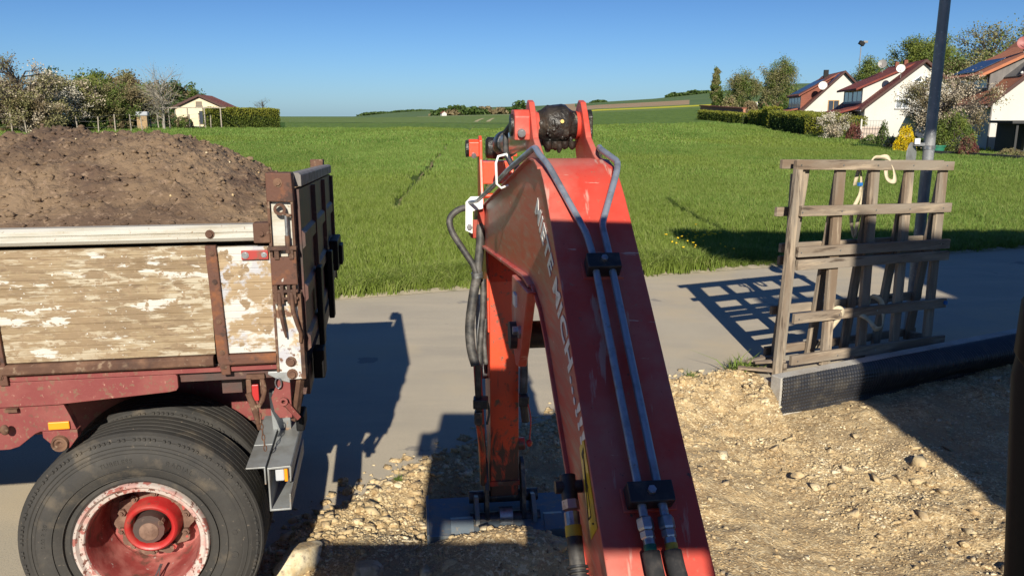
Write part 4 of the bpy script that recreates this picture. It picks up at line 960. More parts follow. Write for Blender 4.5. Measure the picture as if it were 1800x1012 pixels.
# side plates (closed body), then the top and bottom plates proud of them
BODY = lprism(top+[(2.96, 1.70)]+bot[::-1], -.098, .098, 'boom', M['boom_side'], smooth=20)
def strip(line, l0, l1, th, up=1):
    """plate of thickness th following a line"""
    n = len(line); off = []
    for i in range(n):
        a = Vector(line[max(i-1, 0)]); b = Vector(line[min(i+1, n-1)]); d = (b-a).normalized(); off.append(Vector((-d.y, d.x))*th*up)
    p2 = [(line[i][0]+off[i].x, line[i][1]+off[i].y) for i in range(n)]
    mb = A_(); vs = []
    for (x, y), (x2, y2) in zip(line, p2):
        vs += [(l0, x, y), (l1, x, y), (l1, x2, y2), (l0, x2, y2)]
    fs = [(0, 1, 2, 3), tuple(4*(n-1)+k for k in (3, 2, 1, 0))]
    for i in range(n-1):
        for k in range(4): fs.append((4*i+k, 4*i+(k+1) % 4, 4*i+4+(k+1) % 4, 4*i+4+k))
    return mb.raw(vs, fs)
B(strip(top[:12], -.105, .105, .004), 'top_plate', M['boom'], BODY, smooth=22, bevel=.002)
B(strip(top[11:], -.112, .112, .006), 'top_plate', M['boom'], BODY, smooth=22, bevel=.002)
B(strip(top[8:12], -.112, -.098, .006), 'flange', M['boom'], BODY, smooth=22)
B(strip(bot[:8], -.108, .108, .012, -1), 'bottom_plate', M['boom'], BODY, smooth=22, bevel=.002)
B(strip(bot[7:], -.116, .116, .012, -1), 'bottom_plate', M['boom'], BODY, smooth=22, bevel=.002)
# boom end box with pin boss
lprism([(2.62, 1.835), (2.90, 1.775), (2.93, 1.62), (2.70, 1.63)], -.135, -.099, 'end_boss', M['boom'], bevel=.004)
lprism([(2.66, 1.75), (2.86, 1.71), (2.88, 1.64), (2.70, 1.65)], -.165, -.135, 'end_boss', M['boom'], bevel=.004)
lprism([(2.62, 1.835), (2.90, 1.775), (2.93, 1.62), (2.70, 1.63)], .099, .135, 'end_boss', M['boom'], bevel=.004)
# white bracket that carries the hose
wp = A_().prism([(-.112, 1.872), (-.172, 1.872), (-.198, 1.845), (-.200, 1.705), (-.165, 1.688), (-.163, 1.800), (-.112, 1.812)], lambda p, q, h: (p, h, q), 2.60, 2.609)
B(wp, 'hose_bracket', M['white_paint'], bevel=.002)
mb = A_(); mb.cyl((-.181, 2.600, 1.725), (-.181, 2.585, 1.725), .014, 6); B(mb, 'bracket_bolt', M['steel'])
# boom cylinder lug under the bend, with pin and bolt
lug = [(.93, 1.76), (1.30, 1.74), (1.31, 1.62), (1.27, 1.50), (1.20, 1.455), (1.13, 1.47), (1.08, 1.53), (1.02, 1.62)]
for a, b in ((-.128, -.100), (.100, .128)): lprism(lug, a, b, 'cylinder_lug', M['boom'], bevel=.004)
mb = A_(); mb.cyl((-.15, 1.19, 1.56), (.15, 1.19, 1.56), .045, 20); B(mb, 'lug_pin', M['dark_steel'], smooth=40)
mb = A_(); mb.cyl((-.128, 1.10, 1.60), (-.15, 1.10, 1.60), .014, 6); mb.cyl((-.128, 1.08, 1.60), (-.136, 1.08, 1.60), .02, 12); B(mb, 'lug_bolt', M['steel'])
mb = A_(); mb.box((-.135, 1.16, 1.66), (-.118, 1.22, 1.70)); B(mb, 'lug_tag', M['white_paint'])
mb = A_(); mb.cyl((0, 1.19, 1.56), (0, .55, 1.02), .026, 20); B(mb, 'boom_rod', M['chrome'], smooth=40)
mb = A_(); mb.cyl((0, .58, 1.04), (0, -.55, .10), .055, 24); B(mb, 'boom_cylinder', M['cab_red'], smooth=40)
# lugs on top for the stick cylinder
def lugplate(l0, l1):
    P = [(.86, 2.11), (1.20, 2.09), (1.245, 2.15), (1.262, 2.20), (1.262, 2.26), (1.245, 2.295), (1.215, 2.312), (1.18, 2.305), (1.150, 2.275), (1.09, 2.20), (.99, 2.155)]
    return lprism(P, l0, l1, 'cylinder_lug', M['boom'], bevel=.003)
LL = lugplate(-.090, -.072); LR = lugplate(.072, .090)
for a, b in ((-.138, -.090), (.090, .106)):
    mb = A_(); mb.prism([(1.15, 2.19), (1.245, 2.19), (1.262, 2.21), (1.262, 2.262), (1.235, 2.282), (1.165, 2.282), (1.145, 2.262), (1.145, 2.21)], lambda p, q, h: (h, p, q), a, b); B(mb, 'pin_boss', M['boom'] if a < 0 else M['grease'], bevel=.004)
for a, b, r_ in ((-.072, -.058, .044), (.060, .072, .044)):
    mb = A_(); mb.lathe([(a, .01), (a, r_), (b, r_*.9), (b, .01)], (0, 1.20, 2.235), (1, 0, 0), 24); B(mb, 'pin_boss', M['boom'], smooth=40)
mb = A_(); mb.lathe([(-.146, .001), (-.146, .034), (-.138, .034), (-.138, .001)], (0, 1.20, 2.235), (1, 0, 0), 20); B(mb, 'pin_cap', M['grease'], smooth=40)
mb = A_(); mb.cyl((-.118, 1.150, 2.215), (-.118, 1.132, 2.212), .0125, 16); mb.cyl((-.118, 1.136, 2.212), (-.118, 1.130, 2.211), .009, 6); B(mb, 'boss_bolt', M['steel'], smooth=40)
# greasy eye of the cylinder: lumpy
def lumpy(mb, amp, fr, seed):
    for i, v in enumerate(mb.v):
        q = v*fr; n = float(fbm(np.array(q.x+q.z*1.3), np.array(q.y-q.z*.7), 4, seed))*amp
        c = AX @ Vector((0, 1.20, 2.235)); mb.v[i] = v+(v-c).normalized()*n
    return mb
mb = A_(); mb.lathe([(-.064, .02), (-.064, .036), (-.056, .042), (-.048, .044), (-.040, .052), (-.030, .060), (-.010, .063), (.014, .063), (.028, .060), (.036, .050), (.046, .044), (.056, .044), (.066, .038), (.066, .02)], (0, 1.20, 2.235), (1, 0, 0), 48)
B(lumpy(mb, .012, 60, 3), 'cylinder_eye', M['grease'], smooth=60)
g_ = random.Random(4); mb = A_()
for i in range(24):
    a = g_.uniform(math.pi*.95, math.pi*1.75); l = g_.uniform(-.045, .045); rr = .058
    mb.ball((l, 1.20+math.cos(a)*rr, 2.235+math.sin(a)*rr), g_.uniform(.003, .009), 8, (1, 1, g_.uniform(.8, 1.7)))
for i in range(9):
    l = g_.uniform(-.04, .045); y0 = 1.20+g_.uniform(-.05, -.01); z0 = 2.235-.05; mb.tube([(l, y0, z0), (l+.002, y0-.002, z0-.018), (l, y0, z0-.022-g_.uniform(0, .012))], .008, 8, rs=[.016, .011, .004])
B(mb, 'grease_lumps', M['grease'], smooth=60)
mb = A_(); mb.cyl((.006, 1.138, 2.246), (.006, 1.128, 2.247), .006, 8); B(mb, 'grease_nipple', mat('brass', (.65, .45, .15), .3, .9))
# stick cylinder
E0 = Vector((0, 1.20, 2.235)); E1 = Vector((-.005, 3.05, 2.085)); D = (E1-E0).normalized()
mb = A_(); mb.tube([E0+D*.05, E0+D*.12, E0+D*.20], .05, 24, rs=[.045, .052, .055]); B(mb, 'cylinder_neck', M['grease'], smooth=40)
mb = A_(); mb.tube([E0+D*.20, E0+D*.21, E0+D*1.22, E0+D*1.23], .05, 28, rs=[.05, .052, .052, .05]); B(mb, 'cylinder_barrel', M['barrel'], smooth=40)
mb = A_(); mb.tube([E0+D*1.22, E0+D*1.24, E0+D*1.38, E0+D*1.39], .05, 24, rs=[.055, .062, .062, .05])
for i in range(len(mb.v)): mb.v[i] += Vector((0, 0, float(fbm(np.array(mb.v[i].x*30), np.array(mb.v[i].y*30), 3, 8))*.02))
B(mb, 'cylinder_head', M['grease'], smooth=50)
mb = A_(); mb.cyl(E0+D*1.38, E0+D*1.75, .026, 20); B(mb, 'cylinder_rod', M['chrome'], smooth=40)
mb = A_(); mb.lathe([(-.05, .01), (-.05, .048), (-.04, .056), (.04, .056), (.05, .048), (.05, .01)], E1, (1, 0, 0), 32)
for i in range(len(mb.v)): mb.v[i] += Vector((0, 0, float(fbm(np.array(mb.v[i].x*30), np.array(mb.v[i].z*30), 3, 18))*.03))
B(mb, 'rod_eye', M['grease'], smooth=60)
# oil line beside the barrel: black loop and pale clip
mb = A_(); mb.tube([(-.075, 1.50, 2.225), (-.088, 1.62, 2.235), (-.098, 1.75, 2.20), (-.098, 1.72, 2.12), (-.088, 1.62, 2.085), (-.07, 1.45, 2.08)], .011, 10); B(mb, 'oil_hose', M['rubber'], smooth=60)
mb = A_(); mb.tube([(-.118, 1.42, 2.115), (-.132, 1.42, 2.135), (-.160, 1.42, 2.128), (-.168, 1.42, 2.105), (-.166, 1.42, 2.035), (-.150, 1.42, 2.020), (-.125, 1.42, 2.03)], .0045, 8); B(mb, 'pipe_clip', M['white_paint'], smooth=60)
# stick: box beam with flared top plates
sf = [(2.665, .235), (2.665, .60), (2.675, 1.15), (2.70, 1.42), (2.78, 1.56)]
sbk = [(3.02, 1.56), (3.04, 1.30), (2.96, .75), (2.86, .30), (2.84, .235)]
STK = lprism(sf+sbk, -.076, .076, 'stick', M['stick'], smooth=15, bevel=.004)
lprism([(2.654, .30), (2.654, .325), (2.665, .325), (2.665, .30)], -.080, .080, 'weld_strip', M['stick_dirty'], STK)
up = [(2.74, 1.42), (2.80, 1.80), (2.90, 1.92), (2.985, 2.05), (2.99, 2.13), (3.03, 2.155), (3.09, 2.15), (3.12, 2.10), (3.13, 1.92), (3.13, 1.60), (3.03, 1.36)]
up2 = [(2.84, 1.60), (2.93, 1.86), (2.985, 2.03), (2.99, 2.13), (3.03, 2.155), (3.09, 2.15), (3.12, 2.10), (3.13, 1.92), (3.10, 1.60)]
for a, b in ((-.096, -.080), (.070, .086)): lprism(up2, a, b, 'ear_plate', M['stick'], STK, bevel=.003)
for a, b in ((-.083, -.071), (.071, .083)): lprism([(2.70, 1.15), (2.74, 1.44), (2.84, 1.62), (3.10, 1.62), (3.05, 1.2)], a, b, 'ear_plate', M['stick'], STK, bevel=.003)
for a, b in ((-.150, -.096), (.086, .11)):
    mb = A_(); mb.prism([(3.0, 2.045), (3.10, 2.045), (3.11, 2.12), (3.08, 2.135), (3.02, 2.135), (3.0, 2.12)], lambda p, q, h: (h, p, q), a, b); B(mb, 'pin_boss', M['stick'], STK, bevel=.003)
mb = A_(); mb.lathe([(-.165, .001), (-.165, .045), (-.15, .045), (-.15, .001)], (0, 3.05, 2.085), (1, 0, 0), 20); B(mb, 'pin_cap', M['grease'], smooth=40)
mb = A_(); mb.cyl((-.125, 3.0, 2.055), (-.125, 2.98, 2.05), .014, 12); B(mb, 'boss_bolt', M['steel'], STK, smooth=40)
mb = A_(); mb.box((-.08, 2.98, 1.90), (.07, 3.10, 2.02)); B(mb, 'cross_web', M['stick'], STK, bevel=.004)
mb = A_(); mb.cyl((-.08, 2.95, 1.84), (.07, 2.95, 1.84), .014, 12); B(mb, 'cross_tube', M['stick'], STK, smooth=40)
mb = A_(); mb.cyl((-.12, 2.92, 1.66), (.12, 2.92, 1.66), .038, 20); B(mb, 'stick_pin', M['dark_steel'], smooth=40)
mb = A_(); mb.cyl((.076, 2.70, .52), (.112, 2.70, .52), .034, 16); B(mb, 'side_boss', M['stick'], STK, smooth=40)
# link arms and bucket linkage
for l in (-.10, .10):
    lprism([(2.60, .13), (2.62, .30), (2.68, .42), (2.74, .43), (2.76, .36), (2.72, .22), (2.70, .10), (2.64, .08)], l-.011, l+.011, 'link_plate', M['dark_steel'], bevel=.003)
for l in (-.155, .155):
    lprism([(2.55, .05), (2.58, .17), (2.66, .24), (2.74, .22), (2.78, .05), (2.70, -.04), (2.60, -.03)], l-.012, l+.012, 'coupler_plate', M['bucket'], bevel=.003)
for (s_, z_, r_) in ((2.64, .115, .040), (2.74, .20, .034)):
    mb = A_(); mb.cyl((-.19, s_, z_), (.19, s_, z_), r_, 24); B(mb, 'coupler_pin', M['dark_steel'], smooth=40)
mb = A_(); mb.cyl((-.035, 2.62, .14), (.035, 2.62, .14), .05, 20); B(mb, 'bright_bush', M['steel'], smooth=40)
# left push link rods
mb = A_(); mb.bar((-.135, 2.78, .95), (-.115, 2.70, .42), .03, .05); B(mb, 'push_link', M['stick'], bevel=.003)
mb = A_(); mb.cyl((-.10, 2.95, 1.30), (-.10, 2.85, .85), .03, 16); B(mb, 'bucket_cylinder', M['barrel'], smooth=40)
# bucket: wide ditch cleaning shell, turned towards the cab
bu = []; n = 14
for i in range(n+1):
    a = math.radians(62+i*(248-62)/n); bu.append((2.60+.24*math.cos(a)+.12, .0+.20*math.sin(a)-.10))
inner = [(2.60+.228*math.cos(math.radians(62+i*(248-62)/n))+.12, .188*math.sin(math.radians(62+i*(248-62)/n))-.10) for i in range(n+1)]
BK = lprism([(2.50, .10), (2.84, .14), (2.84, .152), (2.50, .112)], -.415, .375, 'bucket', M['bucket'], bevel=.002)
lprism([(2.84, .152), (2.93, .02), (2.90, -.15), (2.78, -.26), (2.775, -.25), (2.89, -.145), (2.918, .02), (2.83, .14)], -.415, .375, 'bucket_back', M['bucket'], BK)
for l in (-.420, .372):
    lprism([(2.49, .125), (2.86, .165), (2.945, .02), (2.91, -.16), (2.78, -.28), (2.52, -.20), (2.46, -.06)], l-.007, l+.007, 'bucket_side', M['bucket'], BK, bevel=.002)
lprism([(2.49, .116), (2.49, .06), (2.502, .06), (2.502, .116)], -.415, .375, 'bucket_lip', M['bucket'], BK)
lprism([(2.50, .112), (2.53, .115), (2.60, .16), (2.57, .165)], -.30, -.18, 'stiffener', M['bucket'], BK)
lprism([(2.50, .112), (2.53, .115), (2.60, .16), (2.57, .165)], .20, .30, 'stiffener', M['bucket'], BK)
# ---- pipes on the boom
def bz(s_): return float(np.interp(s_, [p[0] for p in top], [p[1] for p in top]))
def P_(l, s_, h=.030): 
    d = (Vector((s_+.01, bz(s_+.01)))-Vector((s_-.01, bz(s_-.01)))).normalized()
    return Vector((l, s_-d.y*h, bz(s_)+d.x*h))
def smooth_path(pts, k=5, r=.3):
    """rounds the corners of a path"""
    out = [Vector(pts[0])]
    for i in range(1, len(pts)-1):
        a, b, c = Vector(pts[i-1]), Vector(pts[i]), Vector(pts[i+1]); d = min((a-b).length, (c-b).length)*r; d = min(d, .045)
        p = b+(a-b).normalized()*d; q = b+(c-b).normalized()*d
        out += [p*(1-t)**2+b*2*t*(1-t)+q*t*t for t in np.linspace(0, 1, k)]
    return out+[Vector(pts[-1])]
lp_ = [P_(-.018, .235), P_(-.018, .585), P_(-.022, .64), P_(-.072, .80), P_(-.096, .95, .032), Vector((-.122, 1.06, 2.165)), Vector((-.135, 1.30, 2.10)), Vector((-.135, 1.9, 1.99)), Vector((-.150, 2.50, 1.87)), Vector((-.180, 2.60, 1.845))]
rp_ = [P_(.020, .235), P_(.020, .585), P_(.018, .66), P_(.055, .82), P_(.070, .89, .032), P_(.055, 1.0, .035), Vector((.092, 1.15, 2.17)), Vector((.13, 1.35, 2.09)), Vector((.135, 2.4, 1.89))]
lp_ = [P_(-.020, .100), P_(-.020, .575), P_(-.026, .63), P_(-.088, .83, .030), P_(-.102, .90, .030), P_(-.104, .955, .040), Vector((-.122, 1.03, 2.150)), Vector((-.140, 1.30, 2.09)), Vector((-.140, 1.9, 1.975)), Vector((-.150, 2.50, 1.86)), Vector((-.180, 2.60, 1.845))]
rp_ = [P_(.020, .100), P_(.020, .60), P_(.018, .65), P_(.092, .80, .030), P_(.106, .845, .030), P_(.082, .945, .034), P_(.098, 1.02, .036), Vector((.125, 1.14, 2.12)), Vector((.135, 1.4, 2.07)), Vector((.135, 2.4, 1.88))]
B(A_().tube(smooth_path(lp_), .0088, 14), 'oil_pipe', M['pipe'], smooth=60)
B(A_().tube(smooth_path(rp_), .0088, 14), 'oil_pipe', M['pipe'], smooth=60)
for s0 in (.555, .118):
    cl = A_(); d = (P_(0, s0+.02)-P_(0, s0-.02)).normalized(); nrm = Vector((0, -d.z, d.y))
    c = P_(0, s0, .028); R_ = Matrix((Vector((1, 0, 0)), d, nrm)).transposed()
    a = A_(); hw = .041 if s0 > .4 else .046
    a.box((-hw, -.022, -.020), (hw, .022, .020), R=R_, c=(0, 0, 0))
    for i in range(len(a.v)): a.v[i] = AX @ (c+(AX.inverted() @ a.v[i]))
    cb = B(a, 'pipe_clamp', M['clamp'], bevel=.003)
    q = A_(); q.box((-hw-.006, -.026, -.030), (hw+.012, .026, -.020), R=R_, c=(0, 0, 0))
    for i in range(len(q.v)): q.v[i] = AX @ (c+(AX.inverted() @ q.v[i]))
    B(q, 'clamp_foot', M['boom'], cb, bevel=.002)
    q = A_(); q.cyl(c+nrm*.020, c+nrm*.029, .0088, 6); q.cyl(c+nrm*.029, c+nrm*.030, .006, 12); B(q, 'clamp_bolt', M['steel'], cb)
# couplings and hoses at the lower end
d = (P_(0, .1)-P_(0, .2)).normalized()
for l, tape, nm in ((-.020, 'green', 0), (.022, 'yellow', 1)):
    p = P_(l, .105, .030); down = (P_(0, .05, .03)-P_(0, .15, .03)).normalized()
    f = A_(); f.cyl(p, p+down*.035, .0088, 14); B(f, 'pipe_end', M['pipe'], smooth=50)
    f = A_(); f.tube([p+down*.030, p+down*.033, p+down*.052, p+down*.056], .015, 6, rs=[.0145, .0165, .0165, .0145]); f.tube([p+down*.056, p+down*.059, p+down*.070, p+down*.073], .014, 6, rs=[.0125, .0145, .0145, .0125]); B(f, 'hex_nut', M['steel'])
    f = A_(); f.cyl(p+down*.072, p+down*.094, .0115, 16); B(f, 'hose_ferrule', M['steel'], smooth=40)
    f = A_(); f.cyl(p+down*.084, p+down*.100, .0123, 16); B(f, 'colour_band', M[tape], smooth=40)
    f = A_(); f.lathe([(0, .012), (0, .0165), (.009, .0165), (.009, .012)], p+down*.100, down, 20); f.box((-.004, -.006, -.004), (.004, .006, .004)) if False else None; B(f, 'hose_clip', M['steel'], smooth=40)
    h = [p+down*.098, p+down*.13, p+down*.19+Vector((.002+nm*.004, 0, .0)), p+down*.28+Vector((.006+nm*.01, 0, -.002)), p+down*.45+Vector((.04+nm*.02, 0, .03)), p+down*.75+Vector((.05+nm*.03, 0, .02))]
    f = A_(); f.tube(smooth_path(h, 6, .4), .0175, 16, rs=None); B(f, 'hose_sleeve', M['sleeve'], smooth=60)
# fitting low on the left flank, beside the boom cylinder
q0 = Vector((-.128, .275, 1.47)); dw = Vector((.0, -.66, -.75)).normalized(); perp = Vector((0, .75, -.66))
f = A_(); f.cyl(q0+dw*-.025, q0+dw*.03, .018, 12); f.cyl(q0+Vector((-.03, 0, .0)), q0+Vector((.03, 0, 0)), .014, 12); B(f, 'hose_elbow', M['clamp'], smooth=40)
f = A_(); f.tube([q0+dw*.03, q0+dw*.05], .019, 6); f.tube([q0+dw*.056, q0+dw*.085], .017, 12); B(f, 'hex_nut', M['steel'])
f = A_(); f.cyl(q0+dw*.085, q0+dw*.108, .0185, 14); B(f, 'colour_band', M['yellow'], smooth=40)
f = A_(); f.tube([q0+dw*.108, q0+dw*.2, q0+dw*.5+Vector((.0, .02, 0))], .017, 14); 
B(f, 'boom_hose', M['rubber'], smooth=50)
f = A_(); n_ = 26
for i in range(n_):
    c = q0+dw*(.17+i*.0095); f.lathe([(-.003, .018), (-.002, .0225), (.002, .0225), (.003, .018)], c, dw, 16)
B(f, 'hose_guard', M['clamp'], smooth=50)
# hoses beside the stick (left) from the bracket
hs = [Vector((-.19, 2.63, 1.84)), Vector((-.235, 2.58, 1.84)), Vector((-.275, 2.55, 1.82)), Vector((-.295, 2.55, 1.76)), Vector((-.27, 2.60, 1.66)), Vector((-.215, 2.66, 1.53)), Vector((-.17, 2.68, 1.46)), Vector((-.155, 2.68, 1.42))]
hs = [AX @ p for p in hs]
def wpath(pts, t=None): return [at(x, y, z) for x, y, z in pts]
def cat_(pts, n=6):
    pts = [Vector(p) for p in pts]; out = []
    for i in range(len(pts)-1):
        a, b, c, d_ = pts[max(i-1, 0)], pts[i], pts[i+1], pts[min(i+2, len(pts)-1)]
        for k in range(n):
            t = k/n; out.append(.5*((2*b)+(c-a)*t+(2*a-5*b+4*c-d_)*t*t+(3*b-a-3*c+d_)*t**3))
    return out+[pts[-1]]
HP = [((850, 362), (832, 364), (808, 368), (791, 384), (795, 408), (815, 440), (832, 466), (838, 485)), 4.02, .0155]
B(MB().tube(cat_([at(x, y, 4.02) for x, y in HP[0]]), .0165, 14), 'stick_hose', M['rubber'], smooth=60)
B(MB().tube(cat_([at(x, y, 4.03) for x, y in [(845, 380), (844, 430), (840, 470), (839, 490)]]), .022, 12), 'stick_hose', M['rubber'], smooth=60)
B(MB().tube(cat_([at(x, y, 4.0) for x, y in [(838, 488), (832, 520), (826, 570), (828, 610), (836, 642)]]), .024, 16), 'stick_hose', M['rubber'], smooth=60)
B(MB().tube(cat_([at(x, y, 4.08) for x, y in [(849, 490), (849, 540), (845, 590), (843, 620), (843, 645)]]), .015, 16), 'stick_hose', M['rubber'], smooth=60)
B(MB().tube(cat_([at(x, y, 4.10) for x, y in [(853, 560), (851, 600), (854, 640), (852, 600)][:3]]), .012, 12), 'stick_hose', M['rubber'], smooth=60)
p0 = at(838.5, 483, 4.0); MB_ = MB(); MB_.lathe([(-.012, .024), (-.012, .029), (.012, .029), (.012, .024)], p0, (-.05, 0, 1), 20); B(MB_, 'hose_clip', M['steel'], smooth=40)
B(MB().tube([at(840, 640, 4.05), at(841, 700, 4.1), at(842, 745, 4.15)], .016, 14), 'stick_hose', M['rubber'], smooth=60)
B(MB().box(at(832, 716, 4.1)+Vector((0, -.03, 0)), at(858, 698, 4.1)+Vector((0, .03, 0))), 'hose_clamp', M['clamp'], bevel=.006)
B(MB().box(at(834, 745, 4.13)+Vector((0, -.02, 0)), at(848, 720, 4.13)+Vector((0, .02, 0))), 'hose_clamp', M['dark_steel'], bevel=.008)
B(MB().tube([at(841, 745, 4.15), at(848, 790, 4.2), at(850, 850, 4.3)], .018, 14, rs=[.014, .018, .018]), 'push_rod', M['stick'], smooth=60)
B(MB().tube(cat_([at(854, 700, 4.1), at(860, 722, 4.1), at(856, 745, 4.12)]), .006, 8), 'thin_line', M['rubber'], smooth=60)
B(MB().tube(cat_([at(x, y, 4.15) for x, y in [(920, 590), (921, 640), (920, 690)]]), .021, 14), 'stick_hose', M['rubber'], smooth=60)
B(MB().box(at(912, 712, 4.15)+Vector((0, -.03, 0)), at(930, 692, 4.15)+Vector((0, .03, 0))), 'hose_clamp', M['clamp'], bevel=.006)
B(MB().tube([at(920, 708, 4.15), at(924, 740, 4.18)], .021, 14), 'hose_end', M['dark_steel'], smooth=60)
B(MB().tube(cat_([at(927, 705, 4.12), at(933, 735, 4.12), at(931, 772, 4.12)]), .0035, 8), 'plug_cord', M['cab_red'], smooth=60)
MB_ = MB(); MB_.ball(at(930.5, 778, 4.12), .016, 10, (1, 1, 1.25)); B(MB_, 'dust_plug', M['hub_red'], smooth=60)

# ---- lettering and sticker on the left flank
vs, fs = text_mesh('MIETE MICH...!!!', .1, .0006, shear=.25, spacing=1.08, bold=.003)
x0 = min(v.x for v in vs); x1 = max(v.x for v in vs)
A0 = Vector((.965, 2.015)); A1 = Vector((.255, 1.575)); LN = (A1-A0).length; dd = (A1-A0).normalized(); uu = Vector((-dd.y, dd.x)); uu = uu if uu.y > 0 else -uu
mb = A_(); out = []
for v in vs:
    t = (v.x-x0)/(x1-x0)*LN
    bow = .055*math.sin(math.pi*min(1, t/LN*1.0))            # text follows the bend of the beam
    q = A0+dd*t+uu*(v.y*(.86)*1.0+bow*.50)
    out.append((-.0985-.0012-v.z, q.x, q.y))
mb.raw(out, fs); B(mb, 'lettering', M['letter'], BODY)
lprism([(.268, 1.590), (.300, 1.548), (.170, 1.400), (.118, 1.455)], -.1000, -.0983, 'warning_sticker', M['sticker'], BODY)
lprism([(.262, 1.567), (.277, 1.545), (.268, 1.536), (.252, 1.558)], -.1006, -.1001, 'sticker_print', M['black'], BODY)
mb = A_()
def bar2(a, b, wd): 
    a = Vector((-.1004, *a)); b = Vector((-.1004, *b)); mb.bar(a, b, .0008, wd, up=(0, (b-a).z, -(b-a).y))
for a, b in (((.262, 1.555), (.172, 1.452)), ((.262, 1.555), (.196, 1.432)), ((.172, 1.452), (.196, 1.432)), ((.235, 1.520), (.215, 1.485)), ((.230, 1.505), (.205, 1.500)), ((.16, 1.442), (.145, 1.45))): bar2(a, b, .004)
B(mb, 'sticker_print', M['black'], BODY)

# ---- cab, of which the camera sees the right front post; its unseen parts are guessed, sized to shade the arm
B(MB().box((-.42, -1.02, 2.70), (.70, .60, 2.762)), 'cab_roof', M['cab_red'], bevel=.02)
B(MB().tube([(.470, .62, 1.2), (.456, .62, 1.88), (.438, .62, 2.06), (.446, .62, 2.13), (.470, .63, 2.22), (.50, .64, 2.6), (.47, .60, 2.78)], .02, 12, rs=[.026]*7), 'cab_post', M['cab'], smooth=60)
MB_ = MB(); MB_.tube([(.440, .62, 2.05), (.436, .61, 2.08), (.436, .61, 2.12), (.45, .61, 2.17)], .03, 12, rs=[.010, .030, .030, .015]); B(MB_, 'mirror_arm', M['cab'], smooth=60)
for x, y in ((-.30, -1.0), (.46, -1.0), (-.30, .10)):
    B(MB().box((x-.025, y-.03, .6), (x+.025, y+.03, 2.77)), 'cab_post', M['cab'], bevel=.008)
B(MB().box((-.33, -1.02, .5), (.47, -.97, 2.60)), 'rear_wall', M['cab'], bevel=.01)
B(MB().box((-.92, .08, .5), (-.335, .11, 2.02)), 'added_door', M['cab'], bevel=.02)  # leaf added out of view to shade the ground left of the bucket
B(MB().box((-.33, -1.0, .45), (-.30, .15, 1.45)), 'side_wall', M['cab_red'], bevel=.01)
B(MB().box((.43, -1.0, .45), (.455, .5, 1.35)), 'side_wall', M['cab_red'], bevel=.01)
B(MB().box((-.28, -1.0, .42), (.44, .55, .48)), 'cab_floor', M['cab'])
B(MB().box((-.20, -.75, .9), (.28, -.25, 1.05)).box((-.18, -.85, 1.05), (.26, -.72, 1.9)).box((-.08, -.84, 1.92), (.16, -.74, 2.5)), 'seat', M['cab'], bevel=.03)
B(MB().box((-.75, -2.2, .35), (.95, -1.05, 1.75)), 'engine_cover', M['cab_red'], bevel=.06)
B(MB().box((-.70, -1.05, .2), (.90, .75, .42)), 'platform', M['cab_red'], bevel=.02)
for x0_ in (-.95, .55):
    B(MB().prism([(-2.3, -.2), (-2.45, 0), (-2.3, .18), (.9, .18), (1.05, 0), (.9, -.2)], lambda p, q, h: (h, p, q), x0_, x0_+.38), 'track', M['cab'], bevel=.03)
# left mirror, whose shadow falls on the lane
B(MB().box((-.54, .25, 2.50), (-.43, .28, 2.72)).box((-.46, .22, 2.68), (-.41, .27, 2.74)), 'mirror', M['cab'], bevel=.01)
# ---- guessed unseen building behind the excavator, shaped to throw the shade on the right
H_ = thing('shade_building', 'guessed unseen building added behind the excavator to cast shade', 'house', (8, -6, 0))
SH = math.tan(SUN_EL)
def wl(z, y): return z-SH*y
YB = -2.2
MB().box((3.34, YB-.3, -.4), (14, YB, 1.5+SH*(7.0-YB))).build('wall', M['plaster'], H_, local=False)
MB().box((5.9, YB-.25, 1.5+SH*(7.0-YB)), (14, YB-.05, 2.28+SH*(8.0-YB))).build('upper_shade_wall', M['plaster'], H_, local=False)
MB().box((3.30, YB-.35, 2.28+SH*(8.0-YB)), (14, YB, SH*(15.2-YB))).build('shade_slab', M['roof_red'], H_, local=False)

# ============================================================ VEGETATION BUILDERS
def spot(px, r):
    a = px_az(px); x, y = math.sin(a)*r, math.cos(a)*r
    return Vector((x, y, tz(x, y)))
def top_h(px, r, ytop):
    b = spot(px, r); return (CAMH-b.y*dn(ytop))-b.z
def half_w(r, wpx): return wpx/1400.*r*.98
def quads(P, size, g, asp=.7, upbias=0.):
    n = len(P); a = g.normal(size=(n, 3)); a /= np.linalg.norm(a, axis=1)[:, None]
    b = g.normal(size=(n, 3)); b[:, 2] *= (1-upbias); b -= (b*a).sum(1)[:, None]*a; b /= np.linalg.norm(b, axis=1)[:, None]
    s = (size*g.uniform(.6, 1.4, n))[:, None]
    V = np.stack([P-a*s*.5, P+b*s*asp*.5, P+a*s*.5, P-b*s*asp*.5], 1).reshape(-1, 3)
    return V, np.arange(n*4).reshape(-1, 4)
def tube_np(pts, rs, n=5):
    pts = np.asarray(pts, float); m = len(pts); V = []
    for i in range(m):
        d = pts[min(i+1, m-1)]-pts[max(i-1, 0)]; d = d/(np.linalg.norm(d)+1e-9)
        u = np.cross(d, (0, 0, 1) if abs(d[2]) < .9 else (1, 0, 0)); u /= np.linalg.norm(u); v = np.cross(d, u)
        for k in range(n): V.append(pts[i]+(u*math.cos(2*math.pi*k/n)+v*math.sin(2*math.pi*k/n))*rs[i])
    F = [(i*n+k, i*n+(k+1) % n, (i+1)*n+(k+1) % n, (i+1)*n+k) for i in range(m-1) for k in range(n)]
    return np.array(V), np.array(F)
